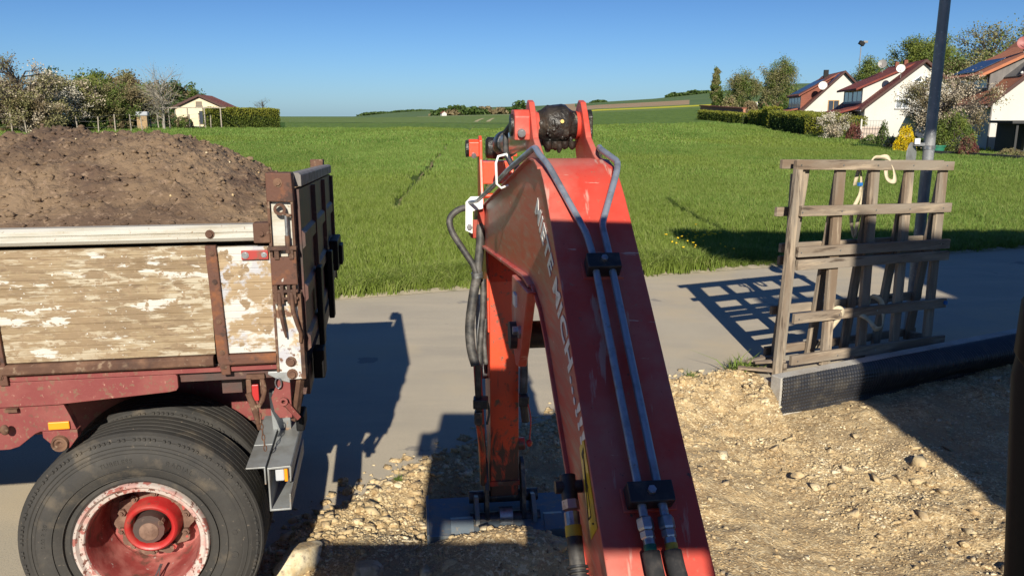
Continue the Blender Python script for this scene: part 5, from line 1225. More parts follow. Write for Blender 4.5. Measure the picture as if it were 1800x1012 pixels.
def tree(name, label, base, H, rx, cz0=.35, nclump=40, per=120, leaf_s=.14, clump_r=.5, mats=('l_mid', 'l_dark'), seed=1, bark='bark', trunk_r=.16, shape='round', twigs=5, twig_len=.9, limb=.35, cat='tree', group=None, hollow=.35, lean=0.):
    g = np.random.default_rng(seed)
    t = thing(name, label, cat, base, 0, group)
    z0 = H*cz0; zc = (z0+H)/2; rz = (H-z0)/2
    # clump centres inside an uneven crown
    cl = []
    while len(cl) < nclump:
        p = g.uniform(-1, 1, 3); q = np.linalg.norm(p)
        if q > 1 or q < hollow*g.uniform(.3, 1): continue
        if shape == 'cone': w_ = 1-.85*max(0, (p[2]+.3)/1.3)
        elif shape == 'spire': w_ = max(.08, min(1., (1-p[2])*.85, (p[2]+1.25)*1.6))
        elif shape == 'vase': w_ = .55+.45*(p[2]+1)/2
        elif shape == 'column': w_ = math.sqrt(max(0, 1-abs(p[2])**2.5))/max(1e-3, math.sqrt(1-p[2]**2))*1.0
        else: w_ = 1
        an = math.atan2(p[1], p[0]); lob = 1+.16*math.sin(an*3+seed)+.12*math.sin(an*2+p[2]*4+seed*2.1)
        cl.append(np.array([p[0]*rx*w_*lob+lean*(p[2]+1), p[1]*rx*w_*lob, zc+p[2]*rz*(1 if p[2] < 0 else .86+.14*math.sin(an*2+seed))]))
    cl = np.array(cl)
    parts = []
    tp = [np.array([0, 0, -.3]), np.array([.02*H*g.normal()*.3, .0, z0*.6]), np.array([lean*.3, .01*H, z0*1.05]), np.array([lean*.8, 0, zc+.25*rz])]
    parts.append(tube_np(tp, [trunk_r*1.25, trunk_r, trunk_r*.8, trunk_r*.35], 8))
    lv = [[] for _ in mats]
    for i, c in enumerate(cl):
        zs = min(max(z0*.7, c[2]-np.hypot(c[0], c[1])*g.uniform(.5, 1.1)), zc+.2*rz); st = np.array([lean*.5, 0, zs])
        mid = (st+c)/2+np.array([0, 0, .06*H*g.uniform(-.3, .8)])+g.normal(size=3)*.03*H
        r0 = trunk_r*limb*g.uniform(.6, 1.1)
        parts.append(tube_np([st, mid, c], [r0, r0*.6, r0*.28], 5))
        pts = []
        for k in range(twigs):
            d = g.normal(size=3); d /= np.linalg.norm(d); out = (c-np.array([0, 0, zc])); out = out/(np.linalg.norm(out)+1e-6)
            d = d*.8+out*.6+np.array([0, 0, .35 if shape != 'weep' else -.6]); d /= np.linalg.norm(d)
            e = c+d*clump_r*twig_len*g.uniform(.7, 1.5)
            s_ = c+(mid-c)*g.uniform(0, .5)
            m2 = (s_+e)/2+g.normal(size=3)*.08*clump_r
            parts.append(tube_np([s_, m2, e], [r0*.28, r0*.18, r0*.07], 3)); pts += [m2, e, e, (m2+e)/2, c]
        if per:
            n = int(per*g.uniform(.6, 1.4)); pts = np.array(pts)
            P = pts[g.integers(0, len(pts), n)]+g.normal(size=(n, 3))*clump_r*.34*np.array([1, 1, .75 if shape != 'weep' else 1.3])
            lv[int(g.integers(0, len(mats)))].append(P)
    V, F = join_np(parts)
    np_mesh('trunk', V, F, M[bark], t, smooth=True)
    VV = []; mi = []; b = 0; FF = []
    for k, L in enumerate(lv):
        if not L: continue
        P = np.concatenate(L); v, f = quads(P, leaf_s, g); VV.append(v); FF.append(f+b); b += len(v); mi += [k]*len(f)
    if VV: np_mesh('crown', np.concatenate(VV), np.concatenate(FF), [M[m] for m in mats], t, mi=mi)
    return t
def bush(name, label, base, H, rx, mats, n=2500, leaf_s=.10, seed=1, cat='bush', ry=None, group=None, core=True):
    g = np.random.default_rng(seed); t = thing(name, label, cat, base, 0, group); ry = ry or rx
    d = g.normal(size=(n, 3)); d /= np.linalg.norm(d, axis=1)[:, None]; d[:, 2] = np.abs(d[:, 2])
    an = np.arctan2(d[:, 1], d[:, 0]); lob = 1+.13*np.sin(an*3+seed)+.10*np.sin(an*5+d[:, 2]*6+seed)+.12*fbm(an*3+9, d[:, 2]*5, 3, seed)
    rr = g.uniform(.72, 1.03, n)**.6*lob
    P = d*rr[:, None]*np.array([rx, ry, H])
    k = (vnoise(an*2.5+seed, d[:, 2]*4, seed) > .5).astype(int) if len(mats) > 1 else np.zeros(n, int)
    V, F = quads(P, leaf_s, g); 
    parts = [tube_np([(0, 0, -.1), x*.5*np.array([.6, .6, 1]), x*.9], [.03, .022, .008], 4) for x in P[g.integers(0, n, 22)]]
    v, f = join_np(parts); np_mesh('stems', v, f, M['bark'], t)
    np_mesh('foliage', V, F, [M[m] for m in mats], t, mi=k)
    return t
def hedge(name, label, corners, H, mats=('hedge', 'hedge_lit_tip'), dens=150, leaf_s=.12, seed=1, tip=.75, width=1.0):
    """row between two ground points"""
    g = np.random.default_rng(seed); a, b = Vector(corners[0]), Vector(corners[1]); L = (b-a).xy.length; ang = math.atan2(b.y-a.y, b.x-a.x)
    t = thing(name, label, 'hedge', a, ang); sl_ = (b.z-a.z)/L
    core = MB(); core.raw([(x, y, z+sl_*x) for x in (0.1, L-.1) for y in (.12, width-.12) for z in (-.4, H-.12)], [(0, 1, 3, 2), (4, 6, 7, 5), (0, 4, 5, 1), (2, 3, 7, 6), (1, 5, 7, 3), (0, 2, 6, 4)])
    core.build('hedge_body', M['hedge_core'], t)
    P = []
    for face, ar in (('f', L*H), ('k', L*H), ('t', L*width), ('l', width*H), ('r', width*H)):
        n = int(ar*dens); x = g.uniform(0, L, n); y = g.uniform(0, width, n); z = g.uniform(0, H, n); j = g.normal(size=n)*.05
        if face == 'f': y = 0+j
        if face == 'k': y = width+j
        if face == 't': z = H+j+.05*np.sin(x*2.1)+.06*(vnoise(x*3, y*3, seed)-.5)
        if face == 'l': x = 0+j
        if face == 'r': x = L+j
        y = y+.10*(vnoise(x*1.6, z*1.6, seed+3)-.5)
        P.append(np.stack([x, y, z+sl_*x], 1))
    P = np.concatenate(P); hz = P[:, 2]-sl_*P[:, 0]
    k = ((hz/H+g.normal(size=len(P))*.12) > tip).astype(int)
    V, F = quads(P, leaf_s, g); np_mesh('foliage', V, F, [M[m] for m in mats], t, mi=k)
    return t

# ============================================================ HOUSES (x along the gable wall, y back, z up)
def house(name, label, base, rz, gw, eave, ridge, L, roof, wall='plaster', over=.45, gover=.5):
    t = thing(name, label, 'house', base, rz)
    MB().prism([(0, -1.5), (gw, -1.5), (gw, eave), (gw/2, ridge-.12), (0, eave)], lambda p, q, h: (p, h, q), 0, L).build('wall', M[wall], t)
    sl_ = (ridge-eave)/(gw/2)
    r_ = None
    for sd in (0, 1):
        f = (lambda x: x) if sd == 0 else (lambda x: gw-x)
        th = .22; x0 = -over; z0 = eave-over*sl_
        o = MB().prism([(f(x0), z0), (f(gw/2), ridge), (f(gw/2), ridge+th), (f(x0), z0+th)], lambda p, q, h: (p, h, q), -gover, L+gover).build('roof', M[roof], t)
        if sd == 0: r_ = o
        MB().prism([(f(x0-.02), z0-.03), (f(gw/2), ridge-.03), (f(gw/2), ridge+th+.03), (f(x0-.02), z0+th+.03)], lambda p, q, h: (p, h, q), -gover-.05, -gover-.003).build('barge_board', M['fascia'], o)
        MB().cyl((f(x0-.07), -gover, z0+.02), (f(x0-.07), L+gover, z0+.02), .07, 8).build('gutter', M['gutter'], o)
    MB().cyl((-.06, -.06, -1.), (-.06, -.06, eave-.3), .05, 8).build('downpipe', M['gutter'], t)
    t['sl'] = sl_
    return t, r_
def window(t, x0, x1, z0, z1, y=0., frame='frame_white', glass='glass', mull=1, shutter=False):
    th = .07
    fr = MB()
    fr.box((x0, y-.06, z0), (x1, y+.02, z0+th)).box((x0, y-.06, z1-th), (x1, y+.02, z1)).box((x0, y-.06, z0+th), (x0+th, y+.02, z1-th)).box((x1-th, y-.06, z0+th), (x1, y+.02, z1-th))
    for i in range(mull):
        xm = x0+(x1-x0)*(i+1)/(mull+1); fr.box((xm-.035, y-.055, z0+th), (xm+.035, y+.02, z1-th))
    o = fr.build('window', M[frame], t)
    MB().box((x0+th, y-.03, z0+th), (x1-th, y-.01, z1-th)).build('pane', M[glass], o)
    MB().box((x0-.06, y-.12, z0-.06), (x1+.06, y-.002, z0-.004)).build('sill', M['slate'], o)
    if shutter: MB().box((x0+th, y-.05, z0+(z1-z0)*.5), (x1-th, y-.032, z1-th)).build('roller_shutter', M['frame_white'], o)
    return o
def side_window(t, y0, y1, z0, z1, x=0., frame='frame_white', glass='glass', mull=1):
    th = .07; fr = MB()
    fr.box((x-.06, y0, z0), (x+.02, y1, z0+th)).box((x-.06, y0, z1-th), (x+.02, y1, z1)).box((x-.06, y0, z0+th), (x+.02, y0+th, z1-th)).box((x-.06, y1-th, z0+th), (x+.02, y1, z1-th))
    for i in range(mull):
        ym = y0+(y1-y0)*(i+1)/(mull+1); fr.box((x-.055, ym-.035, z0+th), (x+.02, ym+.035, z1-th))
    o = fr.build('window', M[frame], t); MB().box((x-.03, y0+th, z0+th), (x-.01, y1-th, z1-th)).build('pane', M[glass], o)
    return o
def dormer(t, xw, y0, y1, zt, eave, ridge, gw, cheek, roofm, frontm, xr, zr, nwin=2, over=.5):
    """shed dormer on the left slope: front wall at xw, roof from (xr, zr) near the ridge down to (xw, zt)"""
    sl_ = (ridge-eave)/(gw/2); zb = eave+sl_*xw
    k = (zr-zt)/(xr-xw)
    poly = [(xw, zb-.1), (xw, zt), (xr, zr), (xr, eave+sl_*xr-.1)]
    d = MB().prism(poly, lambda p, q, h: (p, h, q), y0, y1).build('dormer', M[cheek], t)
    MB().box((xw-.03, y0+.02, zb), (xw, y1-.02, zt-.02)).build('dormer_front', M[frontm], d)
    x0 = xw-over; z0 = zt-k*over
    MB().prism([(x0, z0), (xr+.3, zr+k*.3), (xr+.3, zr+k*.3+.2), (x0, z0+.2)], lambda p, q, h: (p, h, q), y0-.35, y1+.35).build('dormer_roof', M[roofm], d)
    n = nwin; wd = (y1-y0-.6)/n
    for i in range(n): side_window(t, y0+.3+i*wd, y0+.3+i*wd+wd-.25, zb+.35, zt-.3, xw-.03, glass='glass', mull=1)
    return d, k
def slope_panel(mb, t, xa, xb, y0, y1, zf, th=.05, off=.10, nx=1, ny=3):
    for j in range(ny):
        for i in range(nx):
            a = y0+(y1-y0)*j/ny+.02; b = y0+(y1-y0)*(j+1)/ny-.02; p = xa+(xb-xa)*i/nx+.015; q = xa+(xb-xa)*(i+1)/nx-.015
            mb.raw([(x, y, zf(x)+o) for x in (p, q) for y in (a, b) for o in (off, off+th)], [(0, 1, 3, 2), (4, 6, 7, 5), (0, 4, 5, 1), (2, 3, 7, 6), (1, 5, 7, 3), (0, 2, 6, 4)])
    return mb
def dish(t, p, r, mt, ax=(-.25, -1, .25)):
    ax = Vector(ax).normalized(); p = Vector(p)
    o = MB().lathe([(-.10*r*2, .001), (-.07*r*2, r*.5), (.0, r), (.02, r), (-.05*r*2, r*.5), (-.08*r*2, .001)], p, ax, 24).build('satellite_dish', M[mt], t, smooth=60)
    MB().tube([p-ax*.1, p+Vector((.1, .2, -.5)), p+Vector((.1, .2, -.9))], .035, 8).build('mast', M['gutter'], o)
    MB().tube([p+Vector((0, 0, -r*.9)), p+ax*r*1.0], .02, 6).build('feed_arm', M['gutter'], o)
    return o
HR = -math.radians(10.5)
# --- middle house, white gable, dark red roof
b2 = spot(1520, 88)+Vector((0, 0, -.5)); eav = 3.35; rdg = 7.6; gw = 10.1
h2, _r = house('family_house', 'white gabled house with dark red roof behind the cream blossoming apple tree', b2, HR, gw, eav, rdg, 12.5, 'roof_red')
d2, k2 = dormer(h2, .25, 2.6, 11.4, 5.35, eav, rdg, gw, 'plaster', 'roof_red', 'plaster', 4.7, rdg-.22, 2, over=.75)
window(h2, 2.75, 3.95, 3.2, 4.8, shutter=True, glass='glass_dim')
for sx in (1, -1):
    tr_ = MB().prism([(gw/2+sx*.1, 5.7), (gw/2+sx*1.15, 5.7), (gw/2+sx*.1, 6.45)], lambda p, q, h: (p, h, q), -.05, .02).build('window', M['frame_white'], h2)
    MB().prism([(gw/2+sx*.18, 5.78), (gw/2+sx*.9, 5.78), (gw/2+sx*.18, 6.3)], lambda p, q, h: (p, h, q), -.065, -.052).build('pane', M['glass'], tr_)
for y in (6.0, 9.3): MB().box((gw/2-.25, y, rdg-.3), (gw/2+.1, y+.35, rdg+.55)).build('chimney', M['roof_brown'], _r)
dish(h2, (2.9, -.1, 7.0), .40, 'dish'); dish(h2, (3.2, 8.2, 7.9), .45, 'gutter')
side_window(h2, 2., 3.2, .9, 2.3, 0, glass='glass'); side_window(h2, 5., 6.2, .9, 2.3, 0)
MB().box((-3.4, 2., -1), (-.01, 9, 2.5)).build('porch', M['plaster'], h2)
MB().prism([(-3.9, 2.2), (-.0, 3.3), (-.0, 3.5), (-3.9, 2.4)], lambda p, q, h: (p, h, q), 1.6, 9.4).build('porch_roof', M['roof_red'], h2)
window(h2, -2.8, -1.9, .9, 2.0, y=2.0, glass='glass')
MB().box((6.3, -2.6, -1.2), (8.6, -.01, 2.5)).build('annex', M['plaster_cream'], h2)
MB().box((3.9, -3.0, 2.5), (8.8, .0, 2.66)).build('annex_roof', M['plaster'], h2)
MB().box((4.6, -1.0, -1.), (6.2, -.9, 2.5)).build('annex_glass', M['glass'], h2)
# --- far house
b1 = spot(1407, 116); eav = 3.0; rdg = 8.15; gw = 10.3
h1, _r = house('family_house', 'white gabled house with solar panels, black chimney and honey coloured window frame', b1+Vector((0, 0, -1.3)), HR, gw, eav, rdg, 15, 'roof_brown')
d1, k1 = dormer(h1, .3, 2.4, 13.0, 5.35, eav, rdg, gw, 'roof_brown', 'roof_brown', 'slate', 4.8, rdg-.22, 4, over=.35)
mb = MB(); slope_panel(mb, h1, .3, 3.6, 4.5, 12.5, lambda x: 5.35+k1*(x-.3)+.2, ny=6, nx=2, off=.02); mb.build('solar_panels', M['solar'], d1)
mb = MB(); slope_panel(mb, h1, 3.4, 4.7, .2, 3.5, lambda x: eav+(rdg-eav)/(gw/2)*x+.2, ny=3, nx=1, off=.06); mb.build('solar_panels', M['solar'], _r)
MB().box((4.1, 8.2, 6.5), (4.7, 8.8, 8.9)).build('chimney', M['cab'], _r)
dish(h1, (2.6, .1, 6.5), .55, 'dish'); 
window(h1, 3.4, 4.8, 3.1, 4.6, frame='frame_wood', mull=1); window(h1, 7.2, 8.1, 3.1, 4.6, frame='frame_wood', mull=0)
window(h1, 2.0, 3.4, .4, 1.6, frame='frame_wood', mull=1)
MB().box((-6, 3, -1.2), (-.01, 11, 2.1)).build('garage', M['plaster'], h1)
MB().prism([(-6.5, 2.0), (0, 3.4), (0, 3.6), (-6.5, 2.2)], lambda p, q, h: (p, h, q), 2.4, 11.5).build('garage_roof', M['roof_brown'], h1)
mb = MB(); slope_panel(mb, h1, -6.3, -3.8, 2.6, 8, lambda x: 2.2+(x+6.5)*.215, ny=3, nx=1, off=.05); mb.build('solar_panels', M['solar'], h1)
# --- near house at the right edge
b3 = spot(1743, 60); b3.z = -.3; eav = 3.35; rdg = 7.9; gw = 10.3
h3, _r = house('family_house', 'white gabled house with orange tiled roof and tube collectors at the right edge', b3, HR, gw, eav, rdg, 9.5, 'roof_orange')
d3, k3 = dormer(h3, .6, 2.6, 8.6, 5.25, eav, rdg, gw, 'slate', 'roof_orange', 'slate', 4.7, 7.3, 2, over=.8)
mb = MB(); slope_panel(mb, h3, .2, 2.0, 4.2, 8.5, lambda x: 5.25+k3*(x-.6)+.2, ny=5, nx=1, off=.06); mb.build('solar_panels', M['solar'], d3)
sl3 = (rdg-eav)/(gw/2)
mb = MB(); slope_panel(mb, h3, 2.7, 4.9, .0, 3.6, lambda x: eav+sl3*x+.2, ny=1, nx=1, off=.25); cp_ = mb.build('solar_panels', M['solar'], _r)
mb = MB()
for y in (.05, .95, 1.9, 2.8, 3.5): slope_panel(mb, h3, 2.65, 4.95, y-.04, y+.04, lambda x: eav+sl3*x+.2, ny=1, nx=1, off=.33)
mb.build('panel_rails', M['solar_frame'], cp_)
mb = MB(); slope_panel(mb, h3, 1.4, 3.2, -.2, 3.4, lambda x: eav+sl3*x+.2, ny=2, nx=1, off=.06); mb.build('skylight_panels', M['glass'], _r)
mb = MB()
for (x, y) in ((1.6, .4), (2.4, 0), (3.3, .2), (3.3, 1.2), (3.3, 2.2)): mb.ball((x, y, eav+sl3*x+.32), .09, 8)
build_each(mb, 'snow_guard', M['dish'], _r)
dish(h3, (2.6, 3.2, 7.1), .42, 'dish_red')
MB().box((5.4, 1.5, 7.2), (5.9, 2.0, 8.7)).build('chimney', M['cab'], _r)
side_window(h3, 1.2, 2.2, 1.1, 2.3, 0); side_window(h3, 5, 6.4, 1.1, 2.3, 0)
# black carport by it
cpt = thing('garden_shed', 'small black flat roofed shed in front of the house at the right edge', 'shed', spot(1788, 55)+Vector((0, 0, -.1)), HR)
MB().box((-.25, -.2, 1.95), (3.6, 3.2, 2.10)).build('roof', M['dark_wall'], cpt)
for x in (.05, 1.1, 3.2):
    MB().box((x, .0, -.3), (x+.12, .12, 1.95)).build('post', M['dark_wall'], cpt)
MB().box((.1, 2.8, -.3), (3.4, 2.9, 1.95)).build('back_wall', M['dark_wall'], cpt); MB().box((.05, .2, -.3), (.1, 2.8, 1.95)).build('side_wall', M['dark_wall'], cpt)
MB().box((.8, .5, .4), (1.3, .9, 1.5)).build('locker', M['gutter'], cpt)
# --- garden house on the left
bl = spot(309, 106); eav = 2.3; rdg = 3.6; gw = 5.6
hl, _r = house('garden_house', 'cream coloured garden house with low brown red roof beside the clipped hedge', bl, math.radians(9), gw, eav, rdg, 7.5, 'roof_brown', 'plaster_cream', over=.35, gover=.3)
for m_ in ('roof_red',): 
    pass
window(hl, 2.4, 3.1, 2.5, 3.0, frame='shade_and_hatch', glass='shade_and_hatch', mull=0)
window(hl, 2.7, 3.2, .4, 1.9, frame='dark_wall', glass='glass', mull=0); window(hl, 3.5, 4.0, .4, 1.9, frame='dark_wall', glass='glass', mull=0)
MB().box((gw+.002, 0.02, 0), (gw+.05, 7.4, eav-.25)).build('shaded_side', M['shade_and_hatch'], hl)  # dark sheet that paints the side wall as lying in shade
pg = thing('pergola', 'brown wooden pergola frame in front of the cream garden house', 'pergola', spot(262, 101), math.radians(3))
for x in (0, 2.1, 4.2, 6.1, 7.9):
    MB().box((x, 0, -.2), (x+.12, .12, 2.25)).build('post', M['post'], pg)
MB().box((-.2, .0, 2.25), (8.1, .1, 2.36)).build('beam', M['post'], pg); MB().box((-.2, 1.6, 2.25), (8.1, 1.7, 2.36)).build('beam', M['post'], pg)
bh = thing('beehive_hut', 'small ochre box hut under a grey tarpaulin by the orchard fence', 'hut', spot(250, 93), .2)
MB().box((-.5, -.4, -.2), (.5, .4, 1.5)).build('body', M['crate_orange'], bh, bevel=.03); MB().box((-.62, -.5, 1.5), (.62, .5, 1.95)).build('tarpaulin', M['beehive'], bh, bevel=.12)

# ============================================================ FENCES, MAST, GARDEN ITEMS
fn = thing('orchard_fence', 'row of grey wooden posts with wires in front of the orchard', 'fence', spot(140, 82))
FP = [(-60, 84), (-20, 84), (18, 84), (43, 83), (103, 86), (134, 84), (170, 84), (200, 85), (228, 88), (248, 88), (277, 91), (297, 92), (332, 95), (350, 96), (369, 98)]
fpts = []
for i, (px, r) in enumerate(FP):
    p = spot(px, r); lean_ = rnd.uniform(-.12, .12); hh = rnd.uniform(1.45, 1.9); q = p+Vector((lean_, 0, hh)); fpts.append(q)
    B(MB().tube([p+Vector((0, 0, -.2)), q], .06, 7, rs=[.065, .055]), 'post', M['post'], fn, smooth=60)
wm = MB()
for zf in (.35, .7, .97):
    base_ = [spot(px, r) for px, r in FP]; wm.tube([b_.lerp(q, zf) for b_, q in zip(base_, fpts)], .008, 4)
B(wm, 'wires', M['gutter'], fn)
rl = thing('white_rail_fence', 'pale rail fence along the slope between the far trees', 'fence', spot(1310, 235))
ra = [spot(px, 235) for px in (1290, 1300, 1310, 1320, 1330, 1340, 1352, 1364)]
for p in ra: B(MB().box(p+Vector((-.15, -.1, -.5)), p+Vector((.15, .1, 1.9))), 'post', M['plaster'], rl)
for zz in (1.75, .9):
    B(MB().tube([p+Vector((0, 0, zz)) for p in ra], .12, 4), 'rail', M['plaster'], rl)
ml = thing('floodlight_mast', 'thin mast with floodlight above the roofs', 'mast', spot(1503, 170))
hm = top_h(1503, 170, 77); MB().tube([(0, 0, -.5), (0, 0, hm)], .16, 8, rs=[.18, .09]).build('shaft', M['pole'], ml)
MB().box((-.5, -.5, hm-.3), (.5, .2, hm+.35), R=Matrix.Rotation(.5, 3, 'Y')).build('floodlight', M['cab'], ml); MB().box((.3, -.3, hm+.1), (1.1, .2, hm+.5)).build('floodlight', M['gutter'], ml)
gf = thing('garden_gate', 'pale wire mesh gate beside the red shrub', 'gate', spot(1517, 78), HR)
mb = MB()
for i in range(9): mb.box((i*.23, 0, .1), (i*.23+.02, .02, 1.7))
for z in (.1, .5, .9, 1.3, 1.7): mb.box((0, 0.022, z), (1.9, .04, z+.03))
mb.build('mesh_panel', M['gutter'], gf)
for x in (-.12, 1.9): MB().box((x, -.05, -.4), (x+.12, .08, 1.85)).build('post', M['plaster'], gf)
MB().box((-.3, .6, -.6), (2.2, .7, 1.2)).build('wall_panel', mat('pinkish_slab', (.5, .40, .34), .8), gf)
lw = thing('low_edge_wall', 'long low dark edging wall between field and gardens', 'wall', spot(1640, 52))
pp = [spot(1640, 52.5), spot(1720, 50.5), spot(1800, 48), spot(1900, 46)]
for a, b in zip(pp[:-1], pp[1:]): B(MB().bar(a+Vector((0, 0, .06)), b+Vector((0, 0, .06)), .25, .42), 'wall_section', M['dark_wall'], lw)
tb_ = thing('green_tub', 'green plastic tub beside the tall pole, in front of the dark hedge', 'tub', spot(1654, 53))
MB().lathe([(0, .20), (0, .33), (.5, .42), (.55, .42), (.55, .39), (.06, .30), (.06, .01)], (0, 0, .0), (0, 0, 1), 20).build('tub_body', M['greenbin'], tb_, smooth=40)
MB().lathe([(.48, .42), (.48, .46), (.56, .46), (.56, .40)], (0, 0, 0), (0, 0, 1), 20).build('rim', M['greenbin'], tb_)

# tiled garden wall beyond the left hedge
gwall = thing('brick_wall', 'low terracotta block wall with tiled top behind the clipped hedge', 'wall', spot(1232, 128))
a = spot(1232, 130); b = spot(1308, 112)
B(MB().bar(a+Vector((0, 0, .8)), b+Vector((0, 0, .8)), .3, 2.2), 'blocks', M['brick'], gwall)
B(MB().bar(a+Vector((0, 0, 1.98)), b+Vector((0, 0, 1.98)), .7, .14), 'tile_cap', M['roof_brown'], gwall)

# hedges
hedge('clipped_hedge', 'long clipped conifer hedge right of the cream garden house', (spot(372, 100), spot(492, 108)), 2.35, seed=3, dens=190, leaf_s=.14, tip=.66, width=1.4)
hedge('clipped_hedge', 'dark clipped hedge before the low terracotta wall', (spot(1226, 124), spot(1304, 107)), 1.35, mats=('hedge', 'hedge_lit_tip'), seed=4, dens=130, leaf_s=.15, tip=.85)
hedge('clipped_hedge', 'short light green clipped hedge between the terracotta wall and the large hedge', (spot(1316, 106), spot(1337, 101)), 1.75, seed=5, dens=100, leaf_s=.17, tip=.3, width=1.6)
hedge('clipped_hedge', 'narrow yellow green hedge end rising at the left of the large hedge', (spot(1340, 100), spot(1352, 96)), 2.35, seed=6, dens=100, leaf_s=.17, tip=.1, width=1.5)
hedge('clipped_hedge', 'large dark fronted hedge with yellow green top before the far white house', (spot(1352, 93), spot(1415, 84)), 2.0, mats=('l_dark', 'hedge_lit_tip'), seed=7, dens=170, leaf_s=.13, tip=.86, width=4.5)
hedge('clipped_hedge', 'yellow green hedge side running towards the white flowering shrub', (spot(1416, 83.5), spot(1462, 81.5)), 1.95, seed=8, dens=120, leaf_s=.15, tip=.2, width=5.)

# right side trees and shrubs
def TR_(name, label, px, r, ytop, wpx, **k):
    b = spot(px, r); return tree(name, label, b, top_h(px, r, ytop), half_w(r, wpx), **k)
TR_('poplar', 'tall narrow poplar standing left of the far trees', 1256, 200, 112, 7.5, cz0=.04, nclump=130, per=120, leaf_s=.28, clump_r=.5, mats=('l_olive', 'l_mid'), seed=21, shape='spire', trunk_r=.3, limb=.2)
TR_('birch_tree', 'loose birch with pale trunk, second tree from the poplar', 1301, 195, 126, 24, cz0=.22, nclump=80, per=230, leaf_s=.24, clump_r=1.1, mats=('l_olive', 'l_mid'), seed=22, shape='weep', bark='bark_pale', trunk_r=.25)
TR_('birch_tree', 'tall airy birch left of the solar roofed house', 1366, 175, 99, 24, cz0=.18, nclump=95, per=220, leaf_s=.22, clump_r=1.1, mats=('l_olive', 'l_mid'), seed=23, shape='weep', bark='bark_pale', trunk_r=.25)
for i, (px, r, yt, wp, ms, lb) in enumerate([(1282, 190, 172, 16, ('l_brown', 'l_olive'), 'rounded brown bare bush beside the poplar foot'), (1262, 200, 158, 11, ('l_mid', 'l_dark'), 'green bush growing into the poplar foot'), (1318, 170, 180, 14, ('l_brown', 'l_brown'), 'brown bush below the pale rail fence'), (1345, 160, 182, 14, ('l_brown', 'l_dark'), 'wide brown thicket left of the solar roofed house'), (1372, 150, 180, 16, ('l_dark', 'l_brown'), 'dark bush at the foot of the tall airy birch'), (1352, 180, 158, 22, ('l_mid', 'l_olive'), 'green bush under the crown of the tall airy birch'), (1395, 165, 160, 16, ('l_mid', 'l_olive'), 'green bush close behind the solar roofed house')]):
    b = spot(px, r); bush('bush', lb, b, top_h(px, r, yt), half_w(r, wp), ms, n=1500, leaf_s=.4, seed=30+i)
TR_('leafy_tree', 'round green tree behind the roof with solar panels', 1520, 150, 104, 22, cz0=.2, nclump=70, per=220, leaf_s=.2, clump_r=1.0, mats=('l_mid', 'l_fresh'), seed=24, trunk_r=.25)
TR_('leafy_tree', 'broad fresh green tree behind the dark red roof', 1615, 125, 57, 48, cz0=.2, nclump=120, per=330, leaf_s=.19, clump_r=1.1, mats=('l_fresh', 'l_mid', 'l_fresh'), seed=25, trunk_r=.35)
TR_('budding_tree', 'tall half bare tree with thin olive leaves behind the orange roof', 1728, 105, 30, 46, cz0=.12, nclump=90, per=60, leaf_s=.20, clump_r=1.2, mats=('l_olive', 'l_fresh'), seed=26, trunk_r=.3, twigs=9, limb=.3)
TR_('budding_tree', 'half bare olive tree cut off by the right picture edge', 1805, 110, 38, 46, cz0=.12, nclump=90, per=60, leaf_s=.20, clump_r=1.2, mats=('l_olive', 'l_fresh'), seed=27, trunk_r=.3, twigs=9, limb=.3)
TR_('budding_tree', 'lower olive tree filling the gap left of the orange roof', 1690, 95, 92, 34, cz0=.1, nclump=70, per=110, leaf_s=.20, clump_r=1.0, mats=('l_olive', 'l_mid'), seed=28, trunk_r=.2, twigs=7)
TR_('budding_tree', 'lower olive tree just above the orange roof', 1760, 98, 80, 44, cz0=.1, nclump=80, per=120, leaf_s=.20, clump_r=1.0, mats=('l_olive', 'l_mid'), seed=29, trunk_r=.2, twigs=7)
TR_('blossoming_tree', 'wide apple tree in cream blossom behind the grey pole', 1660, 56, 128, 74, cz0=.16, nclump=120, per=120, leaf_s=.085, clump_r=.5, mats=('blossom_dull', 'l_olive', 'blossom_dull', 'l_brown'), seed=40, trunk_r=.16, twigs=8, limb=.4, shape='vase', hollow=.2)
TR_('blossoming_tree', 'small white flowering tree beside the red shrub', 1470, 78, 200, 23, cz0=.1, nclump=40, per=110, leaf_s=.12, clump_r=.4, mats=('blossom', 'l_olive', 'blossom_dull'), seed=41, trunk_r=.07, twigs=6)
for i, (px, r, yt, wp, ms, lb, nn, ls) in enumerate([
    (1504, 77, 219, 12, ('l_red', 'l_red'), 'small round red leaved shrub by the gate', 1400, .12),
    (1596, 54.5, 224, 15, ('forsythia', 'forsythia'), 'bright yellow forsythia bush', 3800, .075),
    (1572, 59, 240, 10, ('l_olive', 'blossom_dull'), 'pale scrub left of the yellow forsythia', 1200, .09),
    (1682, 54, 203, 34, ('l_mid', 'l_fresh'), 'tall dense green bush under the blossoming apple tree', 7500, .09),
    (1708, 51, 242, 16, ('l_red', 'l_brown'), 'low red brown twiggy bush by the white wall', 2000, .08),
    (1556, 66, 216, 9, ('l_mid', 'l_dark'), 'narrow green bush before the cream annex', 1500, .09),
    (1540, 70, 238, 22, ('l_dark', 'l_mid'), 'low green planting at the field edge left of the forsythia', 1800, .09),
    (1785, 50, 262, 22, ('l_brown', 'l_olive'), 'low dry perennials before the black shed', 1800, .07),
    (1612, 58, 240, 14, ('l_mid', 'l_dark'), 'dark green bush between the forsythia and the pole', 1500, .08),
    (1440, 83, 236, 30, ('l_mid', 'l_dark'), 'weedy strip at the foot of the yellow green hedge', 1200, .10)]):
    b = spot(px, r); bush('bush', lb, b, max(.3, top_h(px, r, yt)), half_w(r, wp), ms, n=nn, leaf_s=ls, seed=60+i, ry=min(1.2, half_w(r, wp)))

